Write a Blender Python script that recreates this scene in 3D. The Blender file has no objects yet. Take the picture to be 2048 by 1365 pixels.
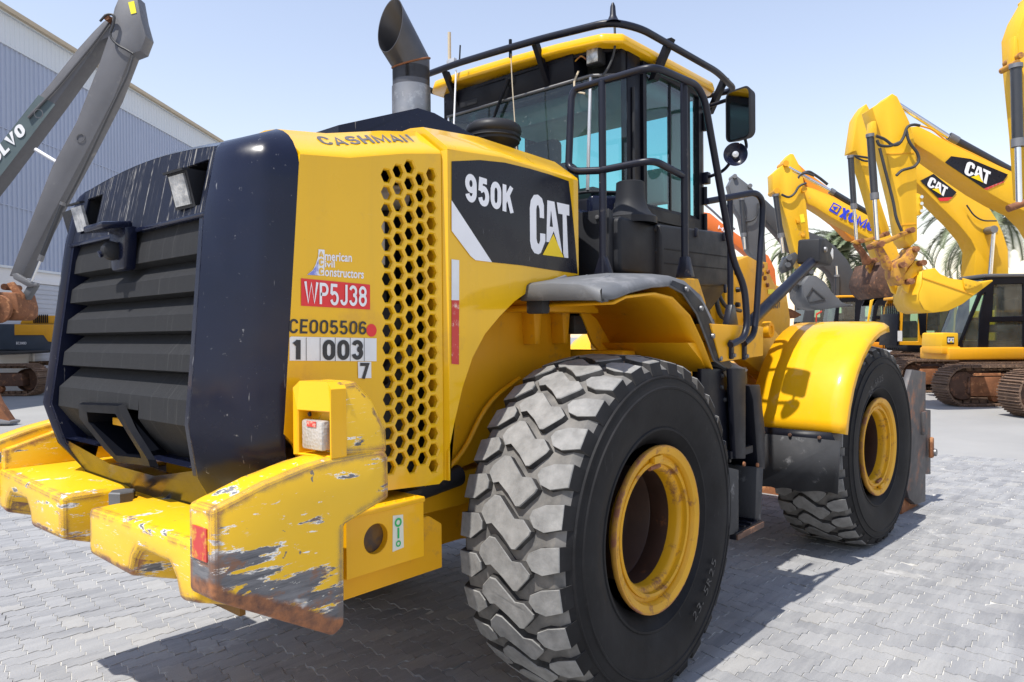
import bpy, bmesh, math, random
from mathutils import Vector, Matrix
from mathutils.geometry import tessellate_polygon
random.seed(7)
sc = bpy.context.scene
COL = sc.collection
R_ = math.radians

# ---------------------------------------------------------------- camera, sky, sun, exposure
cam_d = bpy.data.cameras.new('camera'); cam = bpy.data.objects.new('camera', cam_d); COL.objects.link(cam)
CAM = (-2.990, -3.027, 1.665); YAW, PITCH, ROLL = 0.71331, -0.00773, -0.00809
cam.location = CAM
fw = Vector((math.cos(YAW)*math.cos(PITCH), math.sin(YAW)*math.cos(PITCH), math.sin(PITCH)))
rt = Vector((math.sin(YAW), -math.cos(YAW), 0)); up = rt.cross(fw)
rt2 = rt*math.cos(ROLL)+up*math.sin(ROLL); up2 = up*math.cos(ROLL)-rt*math.sin(ROLL)
cam.rotation_euler = Matrix((rt2, up2, -fw)).transposed().to_euler()
cam_d.sensor_width = 36.0; cam_d.lens = 1463.1/2048*36; cam_d.clip_end = 2000; cam_d.clip_start = 0.05
sc.camera = cam
SUN_EL, SUN_AZ = 64.0, 2.5          # light travels towards +X, a touch towards -Y
sd = Vector((math.cos(R_(SUN_EL))*math.cos(R_(SUN_AZ)), -math.cos(R_(SUN_EL))*math.sin(R_(SUN_AZ)), -math.sin(R_(SUN_EL))))
W = bpy.data.worlds.new('World'); sc.world = W; W.use_nodes = True
wn = W.node_tree.nodes; wn.clear()
wo = wn.new('ShaderNodeOutputWorld'); wb = wn.new('ShaderNodeBackground'); sky = wn.new('ShaderNodeTexSky')
sky.sky_type = 'NISHITA'; sky.sun_disc = False; sky.sun_elevation = R_(SUN_EL)
sky.sun_rotation = math.atan2(-sd.x, -sd.y); sky.air_density = 1.8; sky.dust_density = 0.12; sky.ozone_density = 0.6; sky.altitude = 0
wb.inputs['Strength'].default_value = 0.114
hs = wn.new('ShaderNodeHueSaturation'); hs.inputs['Saturation'].default_value = 0.80; W.node_tree.links.new(sky.outputs[0], hs.inputs['Color'])
tn = wn.new('ShaderNodeMix'); tn.data_type = 'RGBA'; tn.blend_type = 'MULTIPLY'; tn.inputs[0].default_value = 1.0; tn.inputs[7].default_value = (1.02, .955, 1.05, 1); W.node_tree.links.new(hs.outputs[0], tn.inputs[6]); W.node_tree.links.new(tn.outputs[2], wb.inputs[0]); W.node_tree.links.new(wb.outputs[0], wo.inputs[0])
sun_d = bpy.data.lights.new('sun', 'SUN'); sun = bpy.data.objects.new('sun', sun_d); COL.objects.link(sun)
sun_d.energy = 3.8; sun_d.angle = R_(0.53); sun_d.color = (1.0, 0.96, 0.89)
sun.rotation_euler = sd.to_track_quat('-Z', 'Y').to_euler()
sun.location = (0, 0, 30)
sc.view_settings.view_transform = 'Standard'; sc.view_settings.look = 'None'
sc.view_settings.exposure = 0.73; sc.view_settings.gamma = 1.0; sc.view_settings.use_curve_mapping = False
sc.cycles.max_bounces = 8; sc.cycles.transparent_max_bounces = 16; sc.cycles.use_denoising = True

# ---------------------------------------------------------------- helpers
def link(o, parent=None):
    COL.objects.link(o)
    if parent is not None: o.parent = parent
    return o
def thing(name, label, cat, loc=(0, 0, 0), rz=0.0, group=None):
    o = bpy.data.objects.new(name, None); COL.objects.link(o); o.empty_display_size = 0.3
    o.location = loc; o.rotation_euler = (0, 0, rz); o['label'] = label; o['category'] = cat
    if group: o['group'] = group
    return o
def tag(o, label, cat, group=None):
    o['label'] = label; o['category'] = cat
    if group: o['group'] = group
    return o
def finish(me, smooth):
    if smooth:
        me.polygons.foreach_set('use_smooth', [True]*len(me.polygons)); me.set_sharp_from_angle(angle=R_(smooth))
def mesh(name, vs, fs, mat, parent=None, smooth=35):
    me = bpy.data.meshes.new(name); me.from_pydata([tuple(v) for v in vs], [], fs); me.validate(); me.update()
    bm = bmesh.new(); bm.from_mesh(me); bmesh.ops.recalc_face_normals(bm, faces=bm.faces); bm.to_mesh(me); bm.free()
    if mat: me.materials.append(MAT[mat])
    finish(me, smooth)
    return link(bpy.data.objects.new(name, me), parent)
def frombm(name, bm, mat, parent=None, smooth=35):
    bmesh.ops.recalc_face_normals(bm, faces=bm.faces)
    me = bpy.data.meshes.new(name); bm.to_mesh(me); bm.free()
    if mat: me.materials.append(MAT[mat])
    finish(me, smooth)
    return link(bpy.data.objects.new(name, me), parent)
def bevel(bm, w, seg=2, ang=25):
    es = [e for e in bm.edges if len(e.link_faces) == 2 and e.calc_face_angle(0) > R_(ang)]
    if es and w > 0: bmesh.ops.bevel(bm, geom=es, offset=w, offset_type='OFFSET', segments=seg, profile=0.5, affect='EDGES', clamp_overlap=True)
AX = {'Y': lambda a, b, c: (a, c, b), 'X': lambda a, b, c: (c, a, b), 'Z': lambda a, b, c: (a, b, c)}
def bm_prism(bm, pts, axis, a, b, pts2=None):
    m = AX[axis]; pts2 = pts2 or pts; n = len(pts)
    v1 = [bm.verts.new(m(p[0], p[1], a)) for p in pts]; v2 = [bm.verts.new(m(p[0], p[1], b)) for p in pts2]
    bm.faces.new(v1); bm.faces.new(v2[::-1])
    for i in range(n):
        j = (i+1) % n; bm.faces.new((v1[i], v1[j], v2[j], v2[i]))
def prism(name, pts, axis, a, b, mat, parent=None, bev=0.0, pts2=None, smooth=35, seg=2):
    bm = bmesh.new(); bm_prism(bm, pts, axis, a, b, pts2)
    bmesh.ops.recalc_face_normals(bm, faces=bm.faces)
    if bev: bevel(bm, bev, seg)
    return frombm(name, bm, mat, parent, smooth)
def bm_box(bm, c, s, rot=None):
    vs = []
    for dx in (-.5, .5):
        for dy in (-.5, .5):
            for dz in (-.5, .5):
                v = Vector((dx*s[0], dy*s[1], dz*s[2]))
                if rot is not None: v = rot @ v
                vs.append(bm.verts.new(Vector(c)+v))
    for f in ((0, 1, 3, 2), (4, 6, 7, 5), (0, 4, 5, 1), (2, 3, 7, 6), (0, 2, 6, 4), (1, 5, 7, 3)): bm.faces.new([vs[i] for i in f])
def box(name, c, s, mat, parent=None, bev=0.006, rot=None, seg=2):
    bm = bmesh.new(); bm_box(bm, c, s, rot); bmesh.ops.recalc_face_normals(bm, faces=bm.faces)
    if bev: bevel(bm, bev, seg)
    return frombm(name, bm, mat, parent)
def fillet(pts, r, n=5):
    pts = [Vector(p) for p in pts]; out = [pts[0]]
    for i in range(1, len(pts)-1):
        a, b, c = pts[i-1], pts[i], pts[i+1]; d1 = (a-b); d2 = (c-b)
        l = min(r, d1.length*.49, d2.length*.49); p0 = b+d1.normalized()*l; p1 = b+d2.normalized()*l
        for k in range(n+1):
            t = k/n; out.append(p0*(1-t)**2+b*2*t*(1-t)+p1*t*t)
    out.append(pts[-1]); return out
def bm_tube(bm, pts, r, n=10, r2=None, cap=True):
    pts = [Vector(p) for p in pts]; rings = []; prev = None; m = len(pts)
    for i, p in enumerate(pts):
        t = (pts[min(i+1, m-1)]-pts[max(i-1, 0)]).normalized()
        if prev is None:
            u = t.cross(Vector((0, 0, 1)));
            if u.length < 1e-3: u = t.cross(Vector((1, 0, 0)))
            u.normalize()
        else:
            u = prev-t*prev.dot(t)
            u = u.normalized() if u.length > 1e-6 else t.orthogonal().normalized()
        prev = u; w = t.cross(u); rr = r if r2 is None else r+(r2-r)*i/(m-1)
        rings.append([bm.verts.new(p+(u*math.cos(2*math.pi*k/n)+w*math.sin(2*math.pi*k/n))*rr) for k in range(n)])
    for a, b in zip(rings, rings[1:]):
        for k in range(n): bm.faces.new((a[k], a[(k+1) % n], b[(k+1) % n], b[k]))
    if cap: bm.faces.new(rings[0][::-1]); bm.faces.new(rings[-1])
def tube(name, pts, r, mat, parent=None, fil=0.0, n=10, r2=None):
    bm = bmesh.new(); bm_tube(bm, fillet(pts, fil) if fil else pts, r, n, r2); return frombm(name, bm, mat, parent, 45)
def cyl(name, a, b, r, mat, parent=None, n=20, r2=None): return tube(name, [a, b], r, mat, parent, n=n, r2=r2)
def bm_lathe(bm, prof, axis, c, n=48, closed=False):
    """prof: (radius, offset along axis)"""
    rings = []
    for (r, o) in prof:
        ring = []
        for k in range(n):
            t = 2*math.pi*k/n; a, b = r*math.cos(t), r*math.sin(t)
            v = {'Y': (a, o, b), 'X': (o, a, b), 'Z': (a, b, o)}[axis]
            ring.append(bm.verts.new(Vector(c)+Vector(v)))
        rings.append(ring)
    prs = list(zip(rings, rings[1:]))
    if closed: prs.append((rings[-1], rings[0]))
    for a, b in prs:
        for k in range(n): bm.faces.new((a[k], a[(k+1) % n], b[(k+1) % n], b[k]))
def lathe(name, prof, axis, c, mat, parent=None, n=48, smooth=40, closed=False):
    bm = bmesh.new(); bm_lathe(bm, prof, axis, c, n, closed)
    bmesh.ops.remove_doubles(bm, verts=bm.verts, dist=1e-5)
    return frombm(name, bm, mat, parent, smooth)
def plate(name, outer, holes, fn, th, mat, parent=None, ch=0.0, smooth=30):
    """flat plate with holes: loops in 2D, fn(a, b, depth) -> 3D; depth 0 is the front"""
    def grow(loop, d):
        cx = sum(p[0] for p in loop)/len(loop); cy = sum(p[1] for p in loop)/len(loop); out = []
        for x, y in loop:
            l = math.hypot(x-cx, y-cy); out.append((cx+(x-cx)*(l+d)/l, cy+(y-cy)*(l+d)/l))
        return out
    front = [outer]+[grow(h, ch) if ch else h for h in holes]
    flat = [p for lp in front for p in lp]
    tb = bmesh.new(); tv = [tb.verts.new((x, y, 0)) for x, y in flat]; te = []; o_ = 0
    for lp in front:
        te += [tb.edges.new((tv[o_+k], tv[o_+(k+1) % len(lp)])) for k in range(len(lp))]; o_ += len(lp)
    tb.verts.index_update(); bmesh.ops.triangle_fill(tb, use_beauty=True, use_dissolve=False, edges=te)
    tri = [tuple(v.index for v in f.verts) for f in tb.faces]; tb.free()
    vs = [fn(x, y, 0) for x, y in flat]; fs = [tuple(t) for t in tri]
    nf = len(flat); back0 = len(vs)
    bl = [outer]+holes; bf = [p for lp in bl for p in lp]
    vs += [fn(x, y, ch) for x, y in bf]
    back = len(vs); vs += [fn(x, y, th) for x, y in bf]
    o = 0
    for lp in front:
        n = len(lp)
        for i in range(n):
            j = (i+1) % n
            fs.append((o+i, o+j, back0+o+j, back0+o+i)); fs.append((back0+o+i, back0+o+j, back+o+j, back+o+i))
        o += n
    fs += [tuple(back+i for i in t) for t in tri]
    return mesh(name, vs, fs, mat, parent, smooth)
def lettering(name, body, org, ux, uy, h, w, mat, parent, bold=0.0, shear=0.0, th=0.002, caps_h=True):
    cu = bpy.data.curves.new(name, 'FONT'); cu.body = body; cu.offset = bold; cu.shear = shear; cu.resolution_u = 3; cu.fill_mode = 'FRONT'
    t = bpy.data.objects.new('tmp', cu); COL.objects.link(t)
    dg = bpy.context.evaluated_depsgraph_get(); me0 = bpy.data.meshes.new_from_object(t.evaluated_get(dg))
    bpy.data.objects.remove(t); bpy.data.curves.remove(cu)
    xs = [v.co.x for v in me0.vertices]; ys = [v.co.y for v in me0.vertices]
    x0, x1, y0, y1 = min(xs), max(xs), min(ys), max(ys)
    org = Vector(org); ux = Vector(ux).normalized(); uy = Vector(uy); uy = (uy-ux*0).normalized(); nz = ux.cross(uy).normalized()
    for v in me0.vertices:
        v.co = org+ux*((v.co.x-x0)/(x1-x0)*w)+uy*((v.co.y-y0)/(y1-y0)*h)+nz*th
    me0.name = name; me0.materials.clear(); me0.materials.append(MAT[mat]); me0.update()
    return link(bpy.data.objects.new(name, me0), parent)
def decal(name, pts, org, ux, uy, mat, parent, th=0.002):
    """flat sticker polygon, pts (a, b) along ux, uy from org"""
    org = Vector(org); ux = Vector(ux); uy = Vector(uy); nz = ux.cross(uy).normalized()
    vs = [org+ux*a+uy*b+nz*th for a, b in pts]
    return mesh(name, vs, [tuple(range(len(vs)))], mat, parent, 0)
def arc(c, r, a0, a1, n):
    return [(c[0]+r*math.cos(R_(a0+(a1-a0)*i/n)), c[1]+r*math.sin(R_(a0+(a1-a0)*i/n))) for i in range(n+1)]
def cat_logo(org, ux, uy, w, h, parent, mat='white_print', tri='logo_yellow', th=0.004):
    org, ux, uy = Vector(org), Vector(ux).normalized(), Vector(uy).normalized()
    def put(nm, pts, m, t): decal(nm, [(a*w, b*h) for a, b in pts], org, ux, uy, m, parent, t)
    put('lettering', [(.345, .62), (.345, .84), (.30, .95), (.20, 1.0), (.10, .98), (.025, .88), (0, .75), (0, .2), (.03, .09), (.10, .015), (.20, .0), (.26, .03), (.375, .24), (.375, .36), (.245, .36), (.245, .24), (.215, .17), (.175, .19), (.155, .26), (.155, .74), (.17, .81), (.205, .83), (.235, .76), (.24, .62)], mat, th)
    put('lettering', [(.40, .23), (.43, .94), (.61, .94), (.80, .08), (.765, .08), (.585, .43), (.47, .23)], mat, th)
    put('counter', [(.52, .78), (.565, .50), (.485, .50)], 'decal_black', th+.001)
    put('lettering', [(.67, .94), (1.0, .94), (1.0, .75), (.925, .75), (.965, .0), (.86, .0), (.83, .07), (.82, .75), (.71, .75)], mat, th+.0004)
    put('emblem', [(.30, 0), (.575, .38), (.84, 0)], tri, th+.001)

# bold sans capitals and figures drawn as strokes: (width, strokes) on a box one unit high
def _el(cx, cy, rx, ry, a0, a1, n=14): return [(cx+rx*math.cos(R_(a0+(a1-a0)*i/n)), cy+ry*math.sin(R_(a0+(a1-a0)*i/n))) for i in range(n+1)]
def glyph(ch, s):
    h = s/2; W_ = {'1': .36, 'I': .20, 'M': .78, 'W': .86, 'J': .50, 'E': .50, 'L': .48, '.': .2}.get(ch, .58)
    l, r, b, t, cx = h, W_-h, h, 1-h, W_/2; ry = min(.26, .5-h); rx = cx-h
    if ch in '0OQ': return W_, [_el(cx, t-ry, rx, ry, 0, 180)+_el(cx, b+ry, rx, ry, 180, 360)+[(r, t-ry)]]
    if ch in 'CG':
        p = _el(cx, t-ry, rx, ry, 8, 180)+_el(cx, b+ry, rx, ry, 180, 352)
        return W_, [p] if ch == 'C' else [p, [(cx+.02, .44), (r, .44), (r, b+.02)]]
    if ch == 'D': return W_, [[(l, b), (l, t), (cx, t)]+_el(cx, t-ry, rx, ry, 90, 0)+_el(cx, b+ry, rx, ry, 0, -90)+[(l, b)]]
    if ch == '1': return W_, [[(W_-h-.06, 0), (W_-h-.06, 1)], [(W_-h-.10, t-.02), (.02, t-.14)]]
    if ch == '3': return W_, [_el(cx, t-.21, rx*.95, .21, 165, -90), _el(cx, b+.235, rx, .235, 90, -168)]
    if ch == '5': return W_, [[(r-.02, t), (l+.045, t), (l+.015, .50)], [(l+.015, .53)]+_el(cx, b+.235, rx, .27, 128, -165)]
    if ch == '6': return W_, [_el(cx, b+.23, rx, .23, 0, 360, 22), [(l, b+.25)]+[(l, .62)]+_el(cx, t-ry, rx, ry, 180, 20)]
    if ch == '9': return W_, [_el(cx, t-.23, rx, .23, 0, 360, 22), [(r, t-.25), (r, .38)]+_el(cx, b+ry, rx, ry, 0, -160)]
    if ch == '8': return W_, [_el(cx, t-.205, rx*.93, .205, 0, 360, 22), _el(cx, b+.235, rx, .235, 0, 360, 22)]
    if ch == '2': return W_, [_el(cx, t-.22, rx, .22, 170, -35)+[(l+.02, b)], [(l-.03, b), (r+h, b)]]
    if ch == '7': return W_, [[(0, t), (r, t), (cx-.10, 0)]]
    S = {'E': [[(r+h, t), (l, t), (l, b), (r+h, b)], [(l, .5), (r+h-.04, .5)]], 'F': [[(r+h, t), (l, t), (l, 0)], [(l, .5), (r, .5)]], 'L': [[(l, 1), (l, b), (r+h, b)]], 'T': [[(0, t), (W_, t)], [(cx, t), (cx, 0)]],
         'H': [[(l, 0), (l, 1)], [(r, 0), (r, 1)], [(l, .5), (r, .5)]], 'I': [[(cx, 0), (cx, 1)]], 'W': [[(l*.7, 1), (W_*.27, b*.4), (cx, .93), (W_*.73, b*.4), (W_-l*.7, 1)]], 'V': [[(l*.7, 1), (cx, .06), (W_-l*.7, 1)]],
         'M': [[(l, 0), (l, t), (cx, .18), (r, t), (r, 0)]], 'N': [[(l, 0), (l, t), (r, b), (r, 1)]], 'X': [[(l*.8, 0), (W_-l*.8, 1)], [(l*.8, 1), (W_-l*.8, 0)]], 'K': [[(l, 0), (l, 1)], [(r+.03, 1), (l+.02, .38)], [(l+.20, .60), (r+.05, 0)]],
         'A': [[(l*.6, 0), (cx, .95), (W_-l*.6, 0)], [(W_*.25, .27), (W_*.75, .27)]], 'P': [[(l, 0), (l, t), (cx, t)]+_el(cx+.02, t-.23, rx-.02, .23, 90, -90)+[(l, t-.46)]], 'J': [[(r, 1), (r, b+.2)]+_el(cx, b+.2, rx, .2, 0, -175)],
         'R': [[(l, 0), (l, t), (cx, t)]+_el(cx+.02, t-.22, rx-.02, .22, 90, -90)+[(l, t-.44)], [(cx, t-.44), (r+.02, 0)]], '.': [[(cx, 0), (cx, s)]],
         'S': [_el(cx, t-.21, rx, .21, 20, 250)+_el(cx, b+.235, rx, .235, 70, -165)]}
    return W_, S.get(ch, [[(l, 0), (l, 1)]])
def stroke_text(name, body, place, w, h, mat, parent, s=.19, gap=.10, slant=0.0):
    """place(u, v, lift) -> 3D point with u along the line (0..w) and v up (0..h)"""
    vs, fs = [], []; x = 0.0; runs = []
    for ch in body:
        if ch == ' ': x += .5; continue
        W_, st = glyph(ch, s)
        for p in st: runs.append([(x+a_+slant*b_, b_) for a_, b_ in p])
        x += W_+gap
    tot = x-gap; k = 0
    for p in runs:
        q = [Vector(v) for v in p]; q = [v for i, v in enumerate(q) if i == 0 or (v-q[i-1]).length > 1e-4]; n = len(q); b0 = len(vs); k += 1
        closed = (q[0]-q[-1]).length < 1e-3
        for i in range(n):
            d1 = (q[i]-q[i-1]) if i > 0 else ((q[-1]-q[-2]) if closed else q[1]-q[0]); d2 = (q[i+1]-q[i]) if i < n-1 else ((q[1]-q[0]) if closed else q[-1]-q[-2])
            n1 = Vector((-d1.y, d1.x)).normalized(); n2 = Vector((-d2.y, d2.x)).normalized(); m = n1+n2
            m = m*(1/max(.4, 1+n1.dot(n2))) if m.length > 1e-4 else n1
            for sg in (1, -1):
                e = q[i]+m*(sg*s/2); vs.append(place(e.x/tot*w, min(1.02, max(-.02, e.y))*h, .0002*k))
        for i in range(n-1): fs.append((b0+2*i, b0+2*i+1, b0+2*i+3, b0+2*i+2))
    return mesh(name, vs, fs, mat, parent, 0)

# ---------------------------------------------------------------- materials
MAT = {}
class NT:
    def __init__(s, name):
        m = bpy.data.materials.new(name); m.use_nodes = True; s.m = m; s.t = m.node_tree; s.t.nodes.clear()
        s.out = s.n('ShaderNodeOutputMaterial'); s.b = s.n('ShaderNodeBsdfPrincipled'); s.l(s.b.outputs[0], s.out.inputs[0])
        MAT[name] = m
        s.tc = s.n('ShaderNodeTexCoord')
    def n(s, t, **k):
        o = s.t.nodes.new(t)
        for a, v in k.items(): setattr(o, a, v)
        return o
    def l(s, a, b): s.t.links.new(a, b)
    def vec(s, scale=(1, 1, 1), rot=(0, 0, 0), kind='Object'):
        mp = s.n('ShaderNodeMapping'); mp.inputs['Scale'].default_value = scale; mp.inputs['Rotation'].default_value = rot
        s.l(s.tc.outputs[kind], mp.inputs['Vector']); return mp.outputs[0]
    def noise(s, scale, detail=4, rough=.55, vec=None, dist=0.0):
        o = s.n('ShaderNodeTexNoise'); o.inputs['Scale'].default_value = scale; o.inputs['Detail'].default_value = detail
        o.inputs['Roughness'].default_value = rough; o.inputs['Distortion'].default_value = dist
        s.l(vec if vec is not None else s.tc.outputs['Object'], o.inputs['Vector']); return o.outputs['Fac']
    def ramp(s, fac, stops):
        r = s.n('ShaderNodeValToRGB'); e = r.color_ramp.elements
        while len(e) < len(stops): e.new(.5)
        for el, (p, c) in zip(e, stops):
            el.position = p; el.color = (c, c, c, 1) if isinstance(c, (int, float)) else (*c, 1)
        s.l(fac, r.inputs[0]); return r.outputs[0]
    def mix(s, fac, a, b):
        m = s.n('ShaderNodeMix', data_type='RGBA')
        for v, i in ((fac, 0), (a, 6), (b, 7)):
            if isinstance(v, (int, float)): m.inputs[i].default_value = v
            elif isinstance(v, tuple): m.inputs[i].default_value = (*v, 1)
            else: s.l(v, m.inputs[i])
        return m.outputs[2]
    def math(s, op, a, b=0.0):
        m = s.n('ShaderNodeMath', operation=op)
        for v, i in ((a, 0), (b, 1)):
            if isinstance(v, (int, float)): m.inputs[i].default_value = v
            else: s.l(v, m.inputs[i])
        return m.outputs[0]
    def col(s, c):
        if isinstance(c, tuple): s.b.inputs['Base Color'].default_value = (*c, 1)
        else: s.l(c, s.b.inputs['Base Color'])
    def set(s, **k):
        for a, v in k.items():
            i = s.b.inputs[a.replace('_', ' ')]
            if isinstance(v, (int, float)): i.default_value = v
            elif isinstance(v, tuple): i.default_value = v
            else: s.l(v, i)
    def bump(s, h, strength=.3, dist=.01):
        b = s.n('ShaderNodeBump'); b.inputs['Strength'].default_value = strength; b.inputs['Distance'].default_value = dist
        s.l(h, b.inputs['Height']); s.l(b.outputs[0], s.b.inputs['Normal'])
def mk(name, c, rough=.5, metal=0.0, var=.25, scale=3.0, dirt=None, dirt_amt=.5, dirt_scale=6.0, bump=0.0, bscale=60.0, coat=0.0, streak=0.0, spec=.5, flecks=0.0, scuff=0.0):
    t = NT(name); dark = tuple(x*(1-var) for x in c)
    k = t.mix(t.ramp(t.noise(scale), [(.3, 0.0), (.7, 1.0)]), dark, c)
    if dirt:
        m = t.ramp(t.noise(dirt_scale, 6, .7), [(1-dirt_amt, 0.0), (min(1, 1.12-dirt_amt), 1.0)]); k = t.mix(m, k, dirt)
    if scuff:
        sA = t.ramp(t.noise(9, 6, .78, t.vec((.5, .5, 7), (0, .35, 0))), [(.66, 0.0), (.70, 1.0)]); sB = t.ramp(t.noise(8, 6, .78, t.vec((6, 6, .35), (0, .1, 0))), [(.67, 0.0), (.71, 1.0)])
        sC = t.ramp(t.noise(1.6, 5, .65, t.vec((7, 7, .5))), [(.50, 0.0), (.75, .55)])
        k = t.mix(t.math('MULTIPLY', sC, scuff), k, tuple(x*.62+.03 for x in c))
        k = t.mix(t.math('MULTIPLY', t.math('MAXIMUM', sA, sB), scuff), k, tuple(min(.9, x*.8+.16) for x in c))
        ck = t.ramp(t.noise(55, 4, .7), [(.735, 0.0), (.75, 1.0)]); k = t.mix(t.math('MULTIPLY', ck, scuff*1.4), k, (.10, .085, .075))
    if flecks:
        m = t.ramp(t.noise(38, 5, .75), [(.665, 0.0), (.71, 1.0)]); sl = t.ramp(t.noise(60, 3, .7, t.vec((1, 1, .10), (.25, .35, 0))), [(.69, 0.0), (.74, 1.0)])
        k = t.mix(t.math('MULTIPLY', t.math('MAXIMUM', m, sl), flecks), k, (.30, .30, .31))
    if streak:
        m = t.ramp(t.noise(1.0, 2, .5, t.vec((1, 85, .45))), [(.575, 0.0), (.63, 1.0)]); br = t.ramp(t.noise(5.0, 4, .6, t.vec((1, 16, 4.0))), [(.42, 0.0), (.60, 1.0)])
        m = t.math('MULTIPLY', t.math('MULTIPLY', m, br), streak); k = t.mix(m, k, (.40, .38, .34))
    t.col(k); t.set(Roughness=t.ramp(t.noise(9, 4), [(.3, max(0, rough-.08)), (.7, min(1, rough+.1))]), Metallic=metal, Coat_Weight=coat, Coat_Roughness=.08, Specular_IOR_Level=spec)
    if bump: t.bump(t.noise(bscale, 3), bump, .004)
    return t
YEL = (.78, .44, .006)
mk('yellow_paint', YEL, .34, var=.06, scale=2.0, coat=.75, spec=.12, dirt=(.66, .36, .02), dirt_amt=.42, dirt_scale=3.0, scuff=.30)
mk('yellow_frame', (.72, .35, .006), .45, spec=.3, var=.10, scale=2.5, scuff=.3, dirt=(.38, .20, .05), dirt_amt=.42, dirt_scale=4.0, bump=.05)
mk('yellow_new', (.80, .415, .006), .40, var=.06, scale=2.0, coat=.45, spec=.15, dirt=(.62, .36, .08), dirt_amt=.40, scuff=.35)
mk('yellow_far', (.80, .45, .010), .45, var=.08, scale=1.0, scuff=.35, dirt=(.55, .32, .08), dirt_amt=.36, dirt_scale=2.0)
mk('yellow_far_deep', (.77, .36, .008), .45, var=.08, scale=1.0, scuff=.35, dirt=(.45, .24, .06), dirt_amt=.36, dirt_scale=2.0)
mk('orange_far', (.75, .17, .03), .5, var=.12, scale=1.0)
mk('black_gloss', (.008, .0105, .027), .20, var=.3, scale=3, spec=.30, dirt=(.030, .030, .034), dirt_amt=.36, dirt_scale=4.0, flecks=.55)  # navy tint in the base colour stands in for reflected blue sky
mk('black_streaked', (.007, .009, .020), .34, var=.3, spec=.25, streak=.6)
mk('black_paint', (.006, .0068, .012), .42, var=.3, spec=.18, dirt=(.030, .028, .028), dirt_amt=.36, dirt_scale=9, bump=.05)
mk('black_plastic', (.022, .023, .027), .52, var=.25, spec=.22, dirt=(.045, .045, .047), dirt_amt=.38, dirt_scale=5, bump=.15, bscale=250)
mk('black_rail', (.009, .0105, .021), .36, var=.3, spec=.30, dirt=(.12, .10, .085), dirt_amt=.36, dirt_scale=14, bump=.05)
mk('rubber_flap', (.030, .031, .035), .75, var=.3, dirt=(.16, .16, .165), dirt_amt=.42, dirt_scale=7, bump=.25, bscale=120)
mk('rubber_fender', (.13, .135, .145), .62, var=.2, dirt=(.21, .21, .22), dirt_amt=.48, dirt_scale=3, bump=.2, bscale=90)
mk('dark_metal', (.03, .03, .033), .5, metal=.2, var=.3, dirt=(.10, .07, .05), dirt_amt=.42)
mk('grey_metal', (.22, .22, .23), .4, metal=.5, var=.2)
mk('chrome', (.75, .76, .78), .14, metal=1.0, var=.08)
mk('aluminium', (.55, .55, .55), .35, metal=.6, var=.1)
mk('exhaust_steel', (.10, .10, .11), .42, metal=.55, var=.3, scale=4, dirt=(.20, .13, .08), dirt_amt=.37, dirt_scale=3, bump=.05)
mk('rust', (.26, .10, .04), .8, var=.45, scale=6, dirt=(.42, .20, .09), dirt_amt=.45, dirt_scale=9, bump=.3, bscale=50)
mk('track_rust', (.17, .105, .070), .75, var=.4, scale=5, dirt=(.30, .19, .12), dirt_amt=.46, dirt_scale=7, bump=.2)
mk('rust_dark', (.11, .055, .035), .75, var=.4, scale=6, dirt=(.26, .12, .06), dirt_amt=.46, dirt_scale=7, bump=.3, bscale=50)
mk('rust_rim', (.055, .024, .014), .62, var=.4, scale=5, dirt=(.20, .07, .02), dirt_amt=.40, dirt_scale=8)
mk('rust_yellow', (.55, .27, .03), .6, var=.3, scale=6, dirt=(.26, .10, .05), dirt_amt=.52, dirt_scale=8, bump=.2)
mk('grey_far', (.105, .11, .12), .5, var=.15, scale=1.2, dirt=(.17, .16, .16), dirt_amt=.38)
mk('grey_far_dark', (.055, .056, .06), .5, var=.2, scale=1.2)
mk('arm_grey', (.125, .125, .135), .5, var=.15, scale=1.5, dirt=(.20, .19, .18), dirt_amt=.38, dirt_scale=2.5)
mk('arm_teal', (.095, .13, .138), .5, var=.15, scale=1.5)
mk('navy', (.035, .05, .075), .4, var=.2)
mk('white_print', (.80, .80, .82), .5, var=.08, scale=8)
mk('white_sticker', (.72, .73, .74), .5, var=.10, scale=12, dirt=(.5, .5, .5), dirt_amt=.34, dirt_scale=25)
mk('red_sticker', (.70, .025, .03), .45, var=.08)
mk('red_worn', (.55, .05, .04), .6, var=.15, dirt=(.75, .5, .4), dirt_amt=.45, dirt_scale=30)
mk('green_sticker', (.02, .42, .10), .5, var=.1)
mk('blue_print', (.02, .05, .62), .45, var=.05)
mk('blue_pale', (.20, .24, .62), .45, var=.1, dirt=(.7, .7, .8), dirt_amt=.5, dirt_scale=30)
mk('black_print', (.022, .022, .026), .45, var=.2)
mk('grey_print', (.13, .12, .12), .55, var=.35, scale=10)
mk('logo_yellow', (.86, .60, .0), .42, var=.05)
mk('decal_black', (.010, .011, .020), .25, var=.25, scale=4, spec=.28, dirt=(.03, .03, .034), dirt_amt=.38, flecks=.3)
mk('yellow_label', (.85, .74, .03), .5, var=.05)
mk('lamp_white', (.80, .80, .78), .25, var=.15, scale=30)
mk('cab_beige', (.42, .40, .34), .6, var=.1)
mk('seat_black', (.016, .017, .020), .7, var=.3, spec=.2)
mk('trim_black', (.006, .007, .011), .35, var=.3, spec=.05)
mk('hose', (.035, .036, .04), .55, var=.3)
mk('wall_white', (.72, .72, .73), .8, var=.06, scale=.4, dirt=(.6, .6, .6), dirt_amt=.35, dirt_scale=1.0)
mk('wall_blue', (.36, .41, .53), .55, var=.07, scale=.25, dirt=(.33, .38, .5), dirt_amt=.40, dirt_scale=.6)
mk('wall_pale', (.62, .66, .70), .6, var=.06, scale=.3)
mk('shutter', (.42, .45, .52), .5, var=.1)
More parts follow.
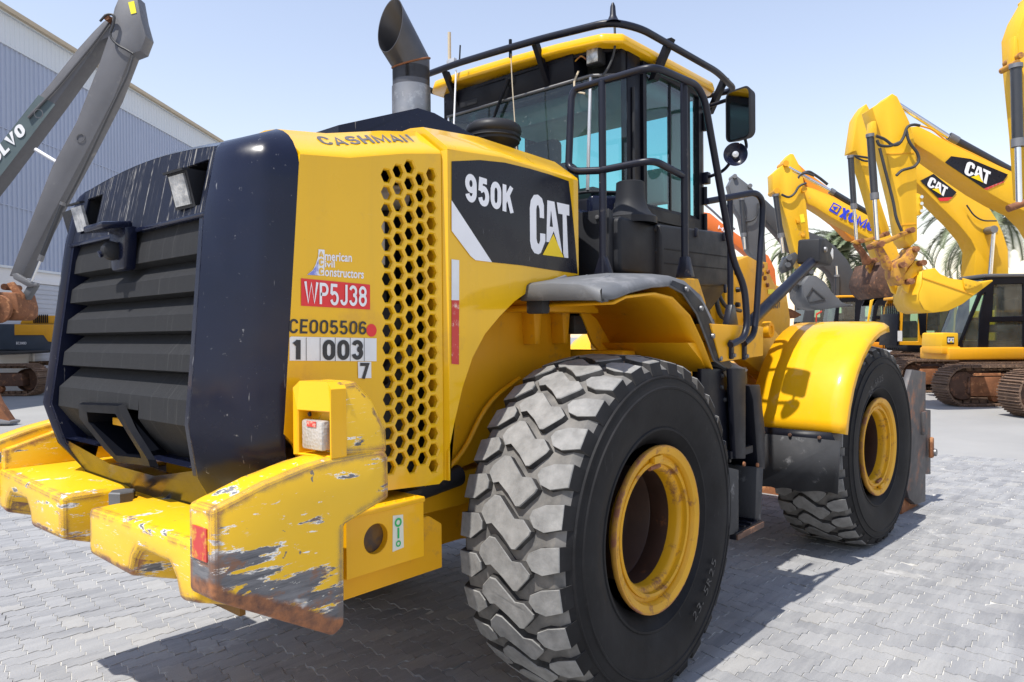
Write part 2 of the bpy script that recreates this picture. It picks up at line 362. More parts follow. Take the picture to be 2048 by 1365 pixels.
mk('cardboard', (.5, .42, .30), .7, var=.1)
mk('palm_trunk', (.16, .12, .085), .9, var=.4, scale=8, bump=.4, bscale=30)
mk('red_paint', (.6, .06, .03), .45, var=.1)
mk('mirror_face', (.34, .36, .40), .04, metal=1.0, var=.1)

def glass(name, tint, gl=.08, dusty=.10, speck=0.0):
    t = NT(name); t.t.nodes.remove(t.b)
    tr = t.n('ShaderNodeBsdfTransparent'); tr.inputs[0].default_value = (*tint, 1)
    g = t.n('ShaderNodeBsdfGlossy'); g.inputs['Roughness'].default_value = .03; g.inputs['Color'].default_value = (.95, .97, 1, 1)
    lw = t.n('ShaderNodeLayerWeight'); lw.inputs[0].default_value = .5; fr = t.math('ADD', t.math('MULTIPLY', t.math('POWER', lw.outputs['Facing'], 4.0), .75), .045)
    m1 = t.n('ShaderNodeMixShader'); t.l(fr, m1.inputs[0]); t.l(tr.outputs[0], m1.inputs[1]); t.l(g.outputs[0], m1.inputs[2])
    df = t.n('ShaderNodeBsdfDiffuse'); df.inputs[0].default_value = (.45, .5, .48, 1)
    d = t.ramp(t.noise(2.5, 6, .7), [(.35, dusty*.3), (.75, dusty)])
    if speck:
        sp = t.ramp(t.noise(75, 2, .5), [(.70, 0.0), (.76, 1.0)]); d = t.math('MAXIMUM', d, t.math('MULTIPLY', sp, speck))
    m2 = t.n('ShaderNodeMixShader'); t.l(d, m2.inputs[0]); t.l(m1.outputs[0], m2.inputs[1]); t.l(df.outputs[0], m2.inputs[2])
    t.l(m2.outputs[0], t.out.inputs[0])
glass('cab_glass', (.42, .76, .74), dusty=.06, speck=.6)
glass('cab_glass_side', (.47, .82, .84), dusty=.035)
glass('far_glass', (.46, .66, .60), dusty=.16)
t = NT('lamp_glass'); t.col(t.ramp(t.noise(25, 3), [(.35, (.20, .205, .21)), (.65, (.52, .52, .51))])); t.set(Roughness=.15, Metallic=.3, Coat_Weight=.6); t.bump(t.noise(120, 1), .4, .003)
t = NT('lens_clear'); t.col((.52, .49, .46)); t.set(Roughness=.18, Transmission_Weight=.25, Coat_Weight=.4)
w_ = t.n('ShaderNodeTexVoronoi'); w_.inputs['Scale'].default_value = 90; t.l(t.tc.outputs['Object'], w_.inputs['Vector']); t.bump(w_.outputs['Distance'], .5, .004)

# tyre rubber: dusty grey where the tread has worn on the ground, black on the walls
t = NT('tyre_tread')
n1 = t.ramp(t.noise(14, 5, .65), [(.22, (.125, .124, .121)), (.5, (.205, .203, .198)), (.8, (.29, .286, .279))])
scr = t.ramp(t.noise(30, 4, .7, t.vec((1, 6, 1))), [(.62, 0.0), (.75, 1.0)])
t.col(t.mix(t.math('MULTIPLY', scr, .35), n1, (.36, .35, .33))); t.set(Roughness=.78); t.bump(t.noise(90, 4), .25, .004)
t = NT('tyre_base'); t.col(t.ramp(t.noise(10, 5, .6), [(.3, (.075, .073, .071)), (.75, (.20, .19, .177))])); t.set(Roughness=.85); t.bump(t.noise(70, 4), .25, .004)
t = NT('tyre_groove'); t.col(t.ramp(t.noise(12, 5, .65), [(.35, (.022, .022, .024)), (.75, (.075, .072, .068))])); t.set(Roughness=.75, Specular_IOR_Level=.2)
t = NT('tyre_wall')
n1 = t.ramp(t.noise(5, 6, .65), [(.3, (.006, .006, .007)), (.72, (.016, .016, .018))])
sc2 = t.ramp(t.noise(9, 5, .7, t.vec((5, 1, 1.2), (0, .6, 0))), [(.62, 0.0), (.78, 1.0)])
t.col(t.mix(t.math('MULTIPLY', sc2, .6), n1, (.06, .06, .062))); t.set(Roughness=.62, Specular_IOR_Level=.18); t.bump(t.noise(60, 4), .12, .004)

# scraped yellow casting of the counterweight
def worn(name, heavy):
    t = NT(name)
    base = t.mix(t.ramp(t.noise(2.2), [(.3, 0.0), (.7, 1.0)]), (.72, .42, .008), (.79, .47, .009))
    sx = t.n('ShaderNodeSeparateXYZ'); t.l(t.tc.outputs['Object'], sx.inputs[0])
    hgt = t.math('ADD', t.math('ADD', sx.outputs['Z'], t.math('MULTIPLY', sx.outputs['X'], .52)), .115 if heavy else .14)
    low = t.n('ShaderNodeMapRange'); low.inputs['From Min'].default_value = .27 if heavy else .22; low.inputs['From Max'].default_value = .10; t.l(hgt, low.inputs['Value'])
    big = t.noise(3.1, 5, .62)
    # long horizontal gouges and broad scrapes
    g1 = t.noise(4.4, 12, .68, t.vec((.85, 1.2, 4.6), (0, .05, 0)), .2)
    thr = t.math('ADD', g1, t.math('MULTIPLY', low.outputs[0], (.19 if heavy else .03)))
    grey = t.ramp(thr, [(.625, 0.0), (.635, 1.0)])
    white = t.ramp(t.math('ADD', thr, t.math('MULTIPLY', t.math('SUBTRACT', t.noise(13, 5, .7), .5), .16)), [(.612, 0.0), (.618, 1.0)])
    fine = t.ramp(t.noise(13, 5, .75, t.vec((.8, 1.5, 14), (0, -.16, 0))), [(.63, 0.0), (.66, 1.0)])
    fine = t.math('MULTIPLY', fine, t.ramp(big, [(.40, 0.0), (.52, .95)]))
    chips = t.ramp(t.noise(26, 4, .6), [(.70, 0.0), (.715, 1.0)])
    bev = t.n('ShaderNodeBevel'); bev.samples = 6; bev.inputs['Radius'].default_value = .045
    geo = t.n('ShaderNodeNewGeometry'); dp = t.n('ShaderNodeVectorMath', operation='DOT_PRODUCT'); t.l(bev.outputs[0], dp.inputs[0]); t.l(geo.outputs['True Normal'], dp.inputs[1])
    edge = t.math('SUBTRACT', 1.0, dp.outputs['Value'])
    en = t.math('MULTIPLY', edge, t.ramp(t.noise(9, 5, .65), [(.38, 0.0), (.60, 12.0)]))
    edge_m = t.ramp(en, [(.20, 0.0), (.34, 1.0)])
    k = t.mix(white, base, (.78, .77, .74)); k = t.mix(fine, k, (.74, .68, .50)); bare = t.mix(t.ramp(t.noise(9, 8, .75, t.vec((.6, 1, 7))), [(.35, 0.0), (.65, 1.0)]), (.065, .066, .075), (.185, .185, .195)); k = t.mix(grey, k, bare)
    rs = t.ramp(t.noise(6, 8, .72, t.vec((1.2, 1, 2.4))), [(.56, 0.0), (.64, .85)]); k = t.mix(t.math('MULTIPLY', rs, grey), k, (.22, .10, .05))
    k = t.mix(t.math('MULTIPLY', chips, .9 if heavy else .6), k, (.12, .12, .13))
    sp2 = t.ramp(t.noise(17, 6, .72, t.vec((1, 1, 2.5))), [(.655, 0.0), (.665, 1.0)]); k = t.mix(t.math('MULTIPLY', sp2, t.ramp(t.noise(1.9, 3), [(.42, 0.0), (.58, 1.0)])), k, (.70, .68, .62))
    wp = t.ramp(t.noise(2.6, 3, .5, t.vec((2.0, 1, 3.0))), [(.60, 0.0), (.66, 1.0)])
    wp = t.math('MULTIPLY', wp, t.math('MULTIPLY', grey, t.ramp(t.noise(22, 5, .7), [(.40, 0.0), (.52, 1.0)])))
    k = t.mix(wp, k, (.72, .72, .71))
    rust = t.mix(t.ramp(t.noise(20, 5, .7), [(.35, 0.0), (.65, 1.0)]), (.10, .045, .03), (.33, .13, .05))
    bot = t.n('ShaderNodeMapRange'); bot.inputs['From Min'].default_value = .13 if heavy else .06; bot.inputs['From Max'].default_value = .0; t.l(hgt, bot.inputs['Value'])
    rm = t.math('MULTIPLY', bot.outputs[0], 1.0 if heavy else .6); rm = t.ramp(t.math('ADD', rm, t.math('MULTIPLY', t.noise(7, 6, .7), .75)), [(.86, 0.0), (.98, 1.0)])
    k = t.mix(edge_m, k, (.12, .10, .09)); k = t.mix(t.math('MULTIPLY', edge_m, t.ramp(big, [(.38, 0.0), (.52, 1.0)])), k, rust)
    k = t.mix(rm, k, rust)
    t.col(k); t.set(Roughness=t.ramp(grey, [(0, .38), (1, .65)])); t.bump(t.math('SUBTRACT', t.math('MULTIPLY', t.noise(40, 3), .3), grey), .25, .004)
worn('worn_yellow', False); worn('worn_yellow_heavy', True)

# woven radiator screen
t = NT('screen_mesh')
def stripes(rot):
    w = t.n('ShaderNodeTexWave'); w.wave_type = 'BANDS'; w.bands_direction = 'Y'; w.inputs['Scale'].default_value = 62; t.l(t.vec((1, 1, 1), (rot, 0, 0)), w.inputs['Vector']); return w.outputs['Fac']
a_ = t.math('MAXIMUM', stripes(R_(45)), stripes(R_(-45)))
pt = t.ramp(a_, [(.40, (.010, .010, .011)), (.92, (.040, .041, .044))])
st = t.ramp(t.noise(1, 4, .6, t.vec((1, 60, 1.2))), [(.60, 0.0), (.74, .26)])
t.col(t.mix(t.math('MULTIPLY', st, a_), pt, (.24, .235, .225))); t.set(Roughness=.6, Specular_IOR_Level=.06); t.bump(a_, .5, .003)
# dark paving stones with dusty, worn faces; each stone a little different
t = NT('paver')
oi = t.n('ShaderNodeObjectInfo'); at = t.n('ShaderNodeAttribute'); at.attribute_name = 'tone'
rnd = t.math('FRACT', t.math('ADD', oi.outputs['Random'], at.outputs['Fac']))
cA = t.ramp(rnd, [(0, (.190, .192, .200)), (.4, (.232, .234, .242)), (.8, (.268, .268, .272)), (1, (.30, .292, .278))])
gpos = t.n('ShaderNodeNewGeometry')
def gv(sc_, rot=0.0):
    mp = t.n('ShaderNodeMapping'); mp.inputs['Scale'].default_value = sc_; mp.inputs['Rotation'].default_value = (0, 0, rot); t.l(gpos.outputs['Position'], mp.inputs['Vector']); return mp.outputs[0]
smear = t.ramp(t.noise(6, 5, .68, gv((.35, 2.2, 1), R_(38))), [(.42, 0.0), (.74, 1.0)])
blot = t.ramp(t.noise(1.3, 5, .6, gv((1, 1, 1))), [(.36, 0.0), (.7, 1.0)])
k = t.mix(t.math('MULTIPLY', smear, .55), cA, (.40, .396, .386)); k = t.mix(t.math('MULTIPLY', blot, .4), k, (.33, .327, .32))
wsp = t.ramp(t.noise(2.2, 7, .75, gv((1, 1, 1))), [(.60, 0.0), (.68, 1.0)])
k = t.mix(t.math('MULTIPLY', wsp, .6), k, (.52, .51, .49))
k = t.mix(t.ramp(t.noise(140, 3, .6, gv((1, 1, 1))), [(.3, .22), (.5, 0.0)]), k, (.10, .10, .105))
oil = t.ramp(t.noise(.75, 6, .62, gv((1.3, 1, 1), .5)), [(.58, 0.0), (.74, .45)]); k = t.mix(oil, k, (.125, .125, .132))
trk = t.ramp(t.noise(2.0, 5, .7, gv((.16, 2.6, 1), R_(-20))), [(.56, 0.0), (.70, .4)]); k = t.mix(trk, k, (.125, .125, .132))
t.col(k); t.set(Roughness=.82, Specular_IOR_Level=.25); t.bump(t.noise(120, 4, .6, gv((1, 1, 1))), .35, .004)
t = NT('joint_sand')
jb = t.ramp(t.noise(3.0, 5, .65), [(.33, (.14, .135, .13)), (.42, (.46, .445, .41)), (.8, (.62, .60, .55))])
t.col(jb); t.set(Roughness=.95); t.bump(t.noise(200, 3), .4, .003)
t = NT('concrete_yard')
k = t.mix(t.ramp(t.noise(.35, 6, .6), [(.3, 0.0), (.7, 1.0)]), (.25, .248, .243), (.31, .306, .297))
k = t.mix(t.ramp(t.noise(.9, 6, .7, t.vec((.5, 2, 1), (0, 0, .9))), [(.56, 0.0), (.75, .6)]), k, (.27, .265, .26))
t.col(k); t.set(Roughness=.9, Specular_IOR_Level=.05); t.bump(t.noise(30, 4), .2, .01)
t = NT('palm_leaf')
k = t.ramp(t.noise(1.7, 3), [(.3, (.085, .12, .055)), (.55, (.16, .19, .095)), (.75, (.27, .26, .14))]); t.col(k); t.set(Roughness=.5)

# ================================================================ the yard: ground, paving, warehouse, palms
def struct(o): o['kind'] = 'structure'; return o
gr = struct(mesh('ground', [(-400, -400, -.014), (400, -400, -.014), (400, 400, -.014), (-400, 400, -.014)], [(0, 1, 2, 3)], 'concrete_yard', None, 0))
pav = struct(mesh('pavement', [(CAM[0]+11.45*math.cos(R_(k*10)), CAM[1]+11.45*math.sin(R_(k*10)), -.0046) for k in range(36)], [tuple(range(36))], 'joint_sand', None, 0))
PA = R_(-6.5); PS = .1125
pex = Vector((math.cos(PA), math.sin(PA))); pey = Vector((-math.sin(PA), math.cos(PA)))
def zig(ax_, x, y, fwd):
    """wavy unit edge starting at grid point (x, y); the profile is fixed in the grid so neighbours interlock"""
    prof = [(0, 0), (.18, .035), (.38, .085), (.46, .07), (.54, -.07), (.62, -.085), (.82, -.035)]
    pts = [((x+t_, y+o) if ax_ == 'x' else (x+o, y+t_)) for t_, o in prof]+[(x+1, y) if ax_ == 'x' else (x, y+1)]
    return (pts if fwd else pts[::-1])[:-1]
def outline(kind):
    if kind == 'h': e = zig('x', 0, 0, 1)+zig('x', 1, 0, 1)+zig('y', 2, 0, 1)+zig('x', 1, 1, 0)+zig('x', 0, 1, 0)+zig('y', 0, 0, 0); c = (1, .5)
    else: e = zig('x', 0, 0, 1)+zig('y', 1, 0, 1)+zig('y', 1, 1, 1)+zig('x', 0, 2, 0)+zig('y', 0, 1, 0)+zig('y', 0, 0, 0); c = (.5, 1)
    return [((x-c[0])*PS, (y-c[1])*PS) for x, y in e]
def inset(pts, d):
    out = []; n = len(pts)
    for i in range(n):
        a, b, c = Vector(pts[i-1]), Vector(pts[i]), Vector(pts[(i+1) % n])
        n1 = Vector((-(b-a).y, (b-a).x)).normalized(); n2 = Vector((-(c-b).y, (c-b).x)).normalized(); m = (n1+n2)
        m = m/max(.35, m.length_squared)*2*.5 if m.length > 1e-6 else n1
        out.append(tuple(b+m*d*1.0))
    return out
def paver_geo(kind):
    o = outline(kind); n = len(o); lo = inset(o, .0042); hi = inset(o, .0070)
    vs = [(x, y, -.013) for x, y in lo]+[(x, y, -.0030) for x, y in lo]+[(x, y, 0) for x, y in hi]
    fs = [tuple(range(2*n, 3*n))]
    for r_ in (0, 1):
        for i in range(n): j = (i+1) % n; fs.append((r_*n+i, r_*n+j, (r_+1)*n+j, (r_+1)*n+i))
    return vs, fs
GEO = {k: paver_geo(k) for k in 'hv'}
PM = {}
for k in 'hv':
    me = bpy.data.meshes.new('paver'); me.from_pydata(GEO[k][0], [], GEO[k][1]); me.materials.append(MAT['paver']); finish(me, 30); PM[k] = me
cells = []
c2 = Vector(CAM[:2]); f2 = Vector((math.cos(YAW), math.sin(YAW)))
for gx_ in range(-90, 150):
    for gy_ in range(-110, 130):
        r_ = (gx_+gy_) % 4
        if r_ == 0: kind, cx, cy = 'h', gx_+1, gy_+.5
        elif r_ == 2: kind, cx, cy = 'v', gx_+.5, gy_+1
        else: continue
        p = pex*(cx*PS)+pey*(cy*PS); d = p-c2; dd = d.length
        if dd > 11.5 or dd < 1.2: continue
        if d.normalized().dot(f2) < .62 and dd > 2.2: continue
        z_ = d.dot(f2); sx = d.dot(Vector((f2.y, -f2.x)))/max(z_, .1)
        vis = z_ > 3.35 and abs(sx) < .70 and not (-.07 < sx < .29)
        cells.append((dd if vis else dd+100, kind, p, random.random()))
cells.sort(key=lambda c: c[0])
def place(p): return Matrix.Translation((p.x, p.y, random.gauss(0, .0014))) @ Matrix.Rotation(PA+random.gauss(0, .006), 4, 'Z') @ Matrix.Rotation(random.gauss(0, .009), 4, 'X') @ Matrix.Rotation(random.gauss(0, .009), 4, 'Y')
for _, kind, p, rn in cells[:300]:
    o = bpy.data.objects.new('paver', PM[kind]); o.matrix_world = place(p); link(o, pav)
V, Fc, tone = [], [], []
for _, kind, p, rn in cells[300:]:
    M_ = place(p); b = len(V); gv_, gf_ = GEO[kind]
    V += [tuple(M_ @ Vector(v)) for v in gv_]; Fc += [tuple(b+i for i in f) for f in gf_]; tone += [rn]*len(gv_)
me = bpy.data.meshes.new('pavers'); me.from_pydata(V, [], Fc); at_ = me.attributes.new('tone', 'FLOAT', 'POINT'); at_.data.foreach_set('value', tone); me.materials.append(MAT['paver']); finish(me, 30)
o = link(bpy.data.objects.new('pavers', me), pav); o['kind'] = 'stuff'

# frame of the yard behind the loader: x to the right of the view, y away from it
FH = Vector((math.cos(YAW), math.sin(YAW), 0)); RH = Vector((math.sin(YAW), -math.cos(YAW), 0)); YR = YAW-math.pi/2
def yard(x, d): return Vector((CAM[0], CAM[1], 0))+RH*x+FH*d

# ---- warehouse
WB = thing('warehouse', 'tall warehouse with ribbed blue-grey cladding, pale upper band and white base wall', 'building', yard(-15.9, 22.7), YAW-R_(1.8))
X0, X1 = -16.0, 52.0
def ribs(name, z0, z1, mat, pitch, depth, par):
    vs, fs = [], []; x = X0; k = 0
    while x < X1:
        for dx_, dy_ in ((0, 0), (pitch*.5, 0), (pitch*.62, -depth), (pitch*.88, -depth)): vs += [(x+dx_, dy_, z0), (x+dx_, dy_, z1)]
        x += pitch
    n = len(vs)//2
    fs = [(2*i, 2*i+2, 2*i+3, 2*i+1) for i in range(n-1)]
    return mesh(name, vs, fs, mat, par, 0)
ribs('cladding', 3.95, 10.95, 'wall_blue', .22, .035, WB)
ribs('upper_band', 10.95, 11.95, 'wall_pale', .22, .02, WB)
box('base_wall', ((X0+X1)/2, .10, 1.975), (X1-X0, .2, 3.95), 'wall_white', WB, 0)
for z, h in ((3.95, .08), (10.95, .06)): box('flashing', ((X0+X1)/2, -.03, z), (X1-X0, .07, h), 'wall_pale', WB, 0)
box('gutter', ((X0+X1)/2, -.10, 12.02), (X1-X0, .26, .16), 'cardboard', WB, .02)
prism('gable_end', [(0.2, 0), (30, 0), (30, 11.9), (15, 14.0), (.2, 11.9)], 'X', X0, X0+.2, 'wall_blue', WB, 0)
prism('roof', [(-.1, 12.0), (15, 14.1), (30, 12.0), (30, 11.9), (15, 14.0), (-.1, 11.9)], 'X', X0, X1, 'wall_pale', WB, 0)
for z in (5.9, 8.3): box('sheet_joint', ((X0+X1)/2, -.02, z), (X1-X0, .034, .035), 'wall_blue', WB, 0)
for xc in (-1.2, 2.15, 7.5, 13, 19):
    sh = box('shutter', (xc, -.02, 1.75), (1.35, .06, 3.5), 'shutter', WB, .004)
    for k in range(22): box('slat', (xc, -.055, .12+k*.155), (1.30, .03, .10), 'shutter', sh, 0)
    for s in (-1, 1): box('jamb', (xc+s*.72, -.04, 1.78), (.09, .09, 3.56), 'wall_white', sh, 0)
    box('lintel', (xc, -.04, 3.58), (1.55, .10, .12), 'wall_white', sh, 0)

# ---- date palms behind the excavators
def palm(x, d, h, r, n, lean, label, seed):
    rnd = random.Random(seed)
    t_ = thing('palm_tree', label, 'palm', yard(x, d), YR+rnd.uniform(0, 6), 'palms beyond the excavators')
    bm = bmesh.new(); bm_tube(bm, [(lean*(z/h)**2, 0, z) for z in [h*i/14 for i in range(15)]], .26, 12, .20)
    for i, v in enumerate(bm.verts):
        k = 1+.10*((i//12) % 2); v.co.x = v.co.x*k if h < 0 else v.co.x
    frombm('trunk', bm, 'palm_trunk', t_, 0)
    vs, fs = [], []; top = Vector((lean, 0, h))
    for i in range(n):
        az = rnd.uniform(0, 2*math.pi); el = rnd.uniform(-.35, 1.35); ln = r*rnd.uniform(.85, 1.1); pts = []
        dirh = Vector((math.cos(az), math.sin(az), 0)); p = Vector(top); e = el; m = 16
        for k in range(m+1):
            pts.append(Vector(p)); dv = dirh*math.cos(e)+Vector((0, 0, math.sin(e))); p += dv*(ln/m); e -= .095+.02*k/m*3
        for k in range(1, m+1):
            a = pts[k]; tan = (pts[k]-pts[k-1]).normalized(); side = tan.cross(Vector((0, 0, 1)))
            side = side.normalized() if side.length > .01 else Vector((1, 0, 0)); upv = side.cross(tan)
            b = len(vs); vs += [pts[k-1]+side*.025, pts[k-1]-side*.025, a-side*.02, a+side*.02]; fs.append((b, b+1, b+2, b+3))
            for q in range(3):
                o_ = pts[k-1]+(a-pts[k-1])*(q/3)
                for s in (-1, 1):
                    ll = .62*(1-abs(k/m-.45)*1.1)*rnd.uniform(.8, 1.15)*(r/3.2)
                    dl = (side*s*.75+tan*.65+upv*.30+Vector((0, 0, -.18))).normalized()*ll
                    w = tan*.035; b = len(vs); vs += [o_-w, o_+w, o_+dl]; fs.append((b, b+1, b+2))
    mesh('crown', vs, fs, 'palm_leaf', t_, 0)
    return t_
palm(20.6, 31.0, 6.2, 3.6, 46, .3, 'date palm with wide crown behind the arched yellow boom at the far edge', 3)
palm(17.4, 35.0, 5.2, 3.1, 40, -.2, 'low date palm seen between the yellow bucket and the arched boom', 4)
palm(17.4, 38.0, 5.6, 3.2, 42, .2, 'pale date palm under the boom with blue lettering', 5)
palm(15.7, 40.0, 6.1, 2.4, 36, .1, 'slim palm top just above the dark headlamp guard', 8)
palm(13.2, 44.0, 4.3, 2.4, 34, .1, 'small distant palm behind the orange machine', 6)

# ================================================================ excavators
def exc(name, label, x0, d0):
    o = thing(name, label, 'excavator', yard(x0, d0), YR, 'excavators parked in a row'); o['x0'] = x0; o['d0'] = d0
    return o
def sh(r, pts): return [(x-r['x0'], z) for x, z in pts]
def ep(r, name, pts, d, w, mat, par=None, bev=.015):
    return prism(name, sh(r, pts), 'Y', d-r['d0'], d-r['d0']+w, mat, par or r, bev)
def ecyl(r, name, a, b, d, rad, mat, par=None, n=14):
    x0, d0 = r['x0'], r['d0']; return cyl(name, (a[0]-x0, d-d0, a[1]), (b[0]-x0, d-d0, b[1]), rad, mat, par or r, n)
def ram(r, pts, d, rad, par=None):
    """hydraulic ram through three points: barrel end, gland, rod end"""
    b = ecyl(r, 'ram_barrel', pts[0], pts[1], d, rad, 'ram_black', par); ecyl(r, 'ram_rod', pts[1], pts[2], d, rad*.58, 'chrome', b)
    g = (pts[1][0]-(pts[1][0]-pts[0][0])*.10, pts[1][1]-(pts[1][1]-pts[0][1])*.10); ecyl(r, 'gland', g, pts[1], d, rad*1.16, 'grey_metal', b)
    ecyl(r, 'collar', pts[0], (pts[0][0]*.95+pts[1][0]*.05, pts[0][1]*.95+pts[1][1]*.05), d, rad*1.2, 'grey_metal', b); return b
def pins(r, pts, d, w, rad, mat='rust', par=None):
    for x, z in pts:
        cyl('pin', (x-r['x0'], d-r['d0']-.05, z), (x-r['x0'], d-r['d0']+w+.05, z), rad, mat, par or r, 12)
def hose(r, pts, d, rad=.028, par=None, mat='hose'):
    return tube('hydraulic_hose', [(x-r['x0'], d-r['d0'], z) for x, z in pts], rad, mat, par or r, .25, 7)
def bucket(r, side, shell, d, w, mat):
    b = ep(r, 'bucket', side, d, .05, mat, None, .01); ep(r, 'bucket_side', side, d+w-.05, .05, mat, b, .01)
    S = sh(r, shell); n = len(S); y0 = d-r['d0']+.02; vs = [(x, y0, z) for x, z in S]+[(x, y0+w-.04, z) for x, z in S]
    o = mesh('bucket_shell', vs, [(i, i+1, n+i+1, n+i) for i in range(n-1)], mat, b, 60); md = o.modifiers.new('thickness', 'SOLIDIFY'); md.thickness = .03
    return b
def track(r, x0, x1, y0, w, h, mat='track_rust'):
    """crawler track: shoes round a stadium path, frame, idler, rollers"""
    tr = prism('track_frame', [(x0+h*.55, h*.30), (x1-h*.55, h*.30), (x1-h*.6, h*.72), (x0+h*.6, h*.72)], 'Y', y0+w*.12, y0+w*.88, 'rust_dark', r, .03)
    R0 = h/2; Ls = (x1-x0)-h; per = 2*Ls+2*math.pi*R0; n = int(per/.19); bm = bmesh.new()
    for i in range(n):
        s = per*i/n
        if s < Ls: c = Vector((x0+R0+s, 0)); a = math.pi/2; c.y = h
        elif s < Ls+math.pi*R0: t_ = (s-Ls)/R0; c = Vector((x1-R0+R0*math.sin(t_), R0+R0*math.cos(t_))); a = math.pi/2-t_
        elif s < 2*Ls+math.pi*R0: c = Vector((x1-R0-(s-Ls-math.pi*R0), 0)); a = -math.pi/2
        else: t_ = (s-2*Ls-math.pi*R0)/R0; c = Vector((x0+R0-R0*math.sin(t_), R0-R0*math.cos(t_))); a = -math.pi/2-t_
        rot = Matrix.Rotation(-(a-math.pi/2), 3, 'Y')
        nn = Vector((math.cos(a), math.sin(a)))
        q = c-nn*.03; bm_box(bm, (q.x, y0+w/2, q.y), (.172, w, .035), rot)
        for off in (-.07, .0, .07): q2 = c+nn*.002+Vector((math.sin(a), -math.cos(a)))*off; bm_box(bm, (q2.x, y0+w/2, q2.y), (.018, w, .034), rot)
        q3 = c-nn*.085; bm_box(bm, (q3.x, y0+w/2, q3.y), (.14, w*.28, .07), rot)
    o = frombm('track_shoes', bm, mat, tr, 0); o['kind'] = 'stuff'
    for xc in (x0+R0, x1-R0): lathe('idler', [(R0-.13, -w*.2), (R0-.12, w*.2), (R0*.5, w*.22), (0, w*.22)], 'Y', (xc, y0+w*.45, R0), 'rust_dark', tr, 24)
    lathe('idler_face', [(0, -.01), (R0*.55, -.01), (R0-.14, .0), (R0-.12, .03)], 'Y', (x0+R0, y0+w*.24, R0), 'rust_dark', tr, 24)
    k = 0
    while x0+h+.35+k*.45 < x1-h: lathe('roller', [(0, -.02), (.10, -.02), (.11, .1)], 'Y', (x0+h+.25+k*.45, y0+w*.2, .19), 'rust', tr, 16); k += 1
    box('track_guard', (x0+h*1.0, y0+w*.10, h*.48), (h*.75, .03, h*.48), 'rust', tr, .02)
    return tr
def exc_cab(r, d, w, outl, holes, front_i, mats, nm='cab'):
    """cab from a traced side outline with door openings; front_i = (i, j) the outline edge that carries the front pane"""
    o = sh(r, outl); hs = [sh(r, h) for h in holes]; y0 = d-r['d0']
    c = plate(nm, o, hs, lambda a, b, dd: (a, y0+dd, b), .07, mats[0], r, .012)
    plate('cab_wall', o, hs, lambda a, b, dd: (a, y0+w-.07+dd, b), .07, mats[0], c, .012)
    for h in hs:
        for yy in (y0+.03, y0+w-.04): mesh('window', [(x, yy, z) for x, z in h], [tuple(range(len(h)))], 'far_glass', c, 0)
    i, j = front_i; a, b = o[i], o[j]
    mesh('windscreen', [(a[0]-.01, y0+.05, a[1]), (a[0]-.01, y0+w-.05, a[1]), (b[0]-.01, y0+w-.05, b[1]), (b[0]-.01, y0+.05, b[1])], [(0, 1, 2, 3)], 'far_glass', c, 0)
    zt = max(z for x, z in o); zb = min(z for x, z in o); xa = min(x for x, z in o); xb = max(x for x, z in o)
    xt = min(x for x, z in o if z > zt-.25)
    box('cab_roof', ((xt+xb)/2, y0+w/2, zt+.03), (xb-xt+.06, w+.04, .09), mats[1], c, .03)
    box('cab_back', (xb-.03, y0+w/2, (zt+zb)/2), (.06, w-.14, zt-zb), mats[0], c, 0)
    box('cab_floor', ((xa+xb)/2, y0+w/2, zb+.12), (xb-xa-.1, w-.1, .24), mats[0], c, 0)
    s_ = box('operator_seat', (xa+(xb-xa)*.62, y0+w*.5, zb+.55), (.5, .5, .2), 'seat_black', c, .04); box('seat_back', (xa+(xb-xa)*.75, y0+w*.5, zb+.95), (.14, .5, .7), 'seat_black', s_, .04)
    box('console', (xa+(xb-xa)*.35, y0+w*.55, zb+.5), (.25, .5, .5), 'seat_black', c, .04)
    return c

def std_body(r, xs, boom_end, bd, mat):
    """upper works of a machine whose body stands outside the picture: boom foot, cab, counterweight, lower step"""
    x0, d0 = r['x0'], r['d0']; bx_, bz_ = boom_end[0]-x0, boom_end[1]
    prism('boom_foot', [(bx_-.35, bz_-.1), (bx_+.15, bz_+.45), (xs+1.5, 3.2), (xs+1.6, 1.9), (xs+1.0, 1.9), (xs+.7, 2.7)], 'Y', bd-d0, bd-d0+.5, mat, r, .02)
    o = [(xs+.15, 2.2), (xs+.3, 3.05), (xs+1.9, 3.05), (xs+1.9, 1.25), (xs, 1.25), (xs, 1.6)]
    exc_cab(r, d0+.05, 1.0, [(x+x0, z) for x, z in o], [[(x+x0, z) for x, z in ((xs+.45, 2.0), (xs+.55, 2.9), (xs+1.7, 2.9), (xs+1.7, 2.0))]], (1, 4), ('black_paint', 'grey_far'))
    prism('counterweight', [(xs+3.2, 1.1), (xs+3.2, 2.3), (xs+3.9, 2.25), (xs+4.1, 1.9), (xs+4.0, 1.15)], 'Y', .05, 2.7, mat, r, .08)
    box('slew_ring', (xs+1.9, 1.4, 1.02), (1.6, 1.6, .16), 'rust_dark', r, .03)
mk('ram_black', (.03, .032, .038), .35, var=.2, coat=.2)

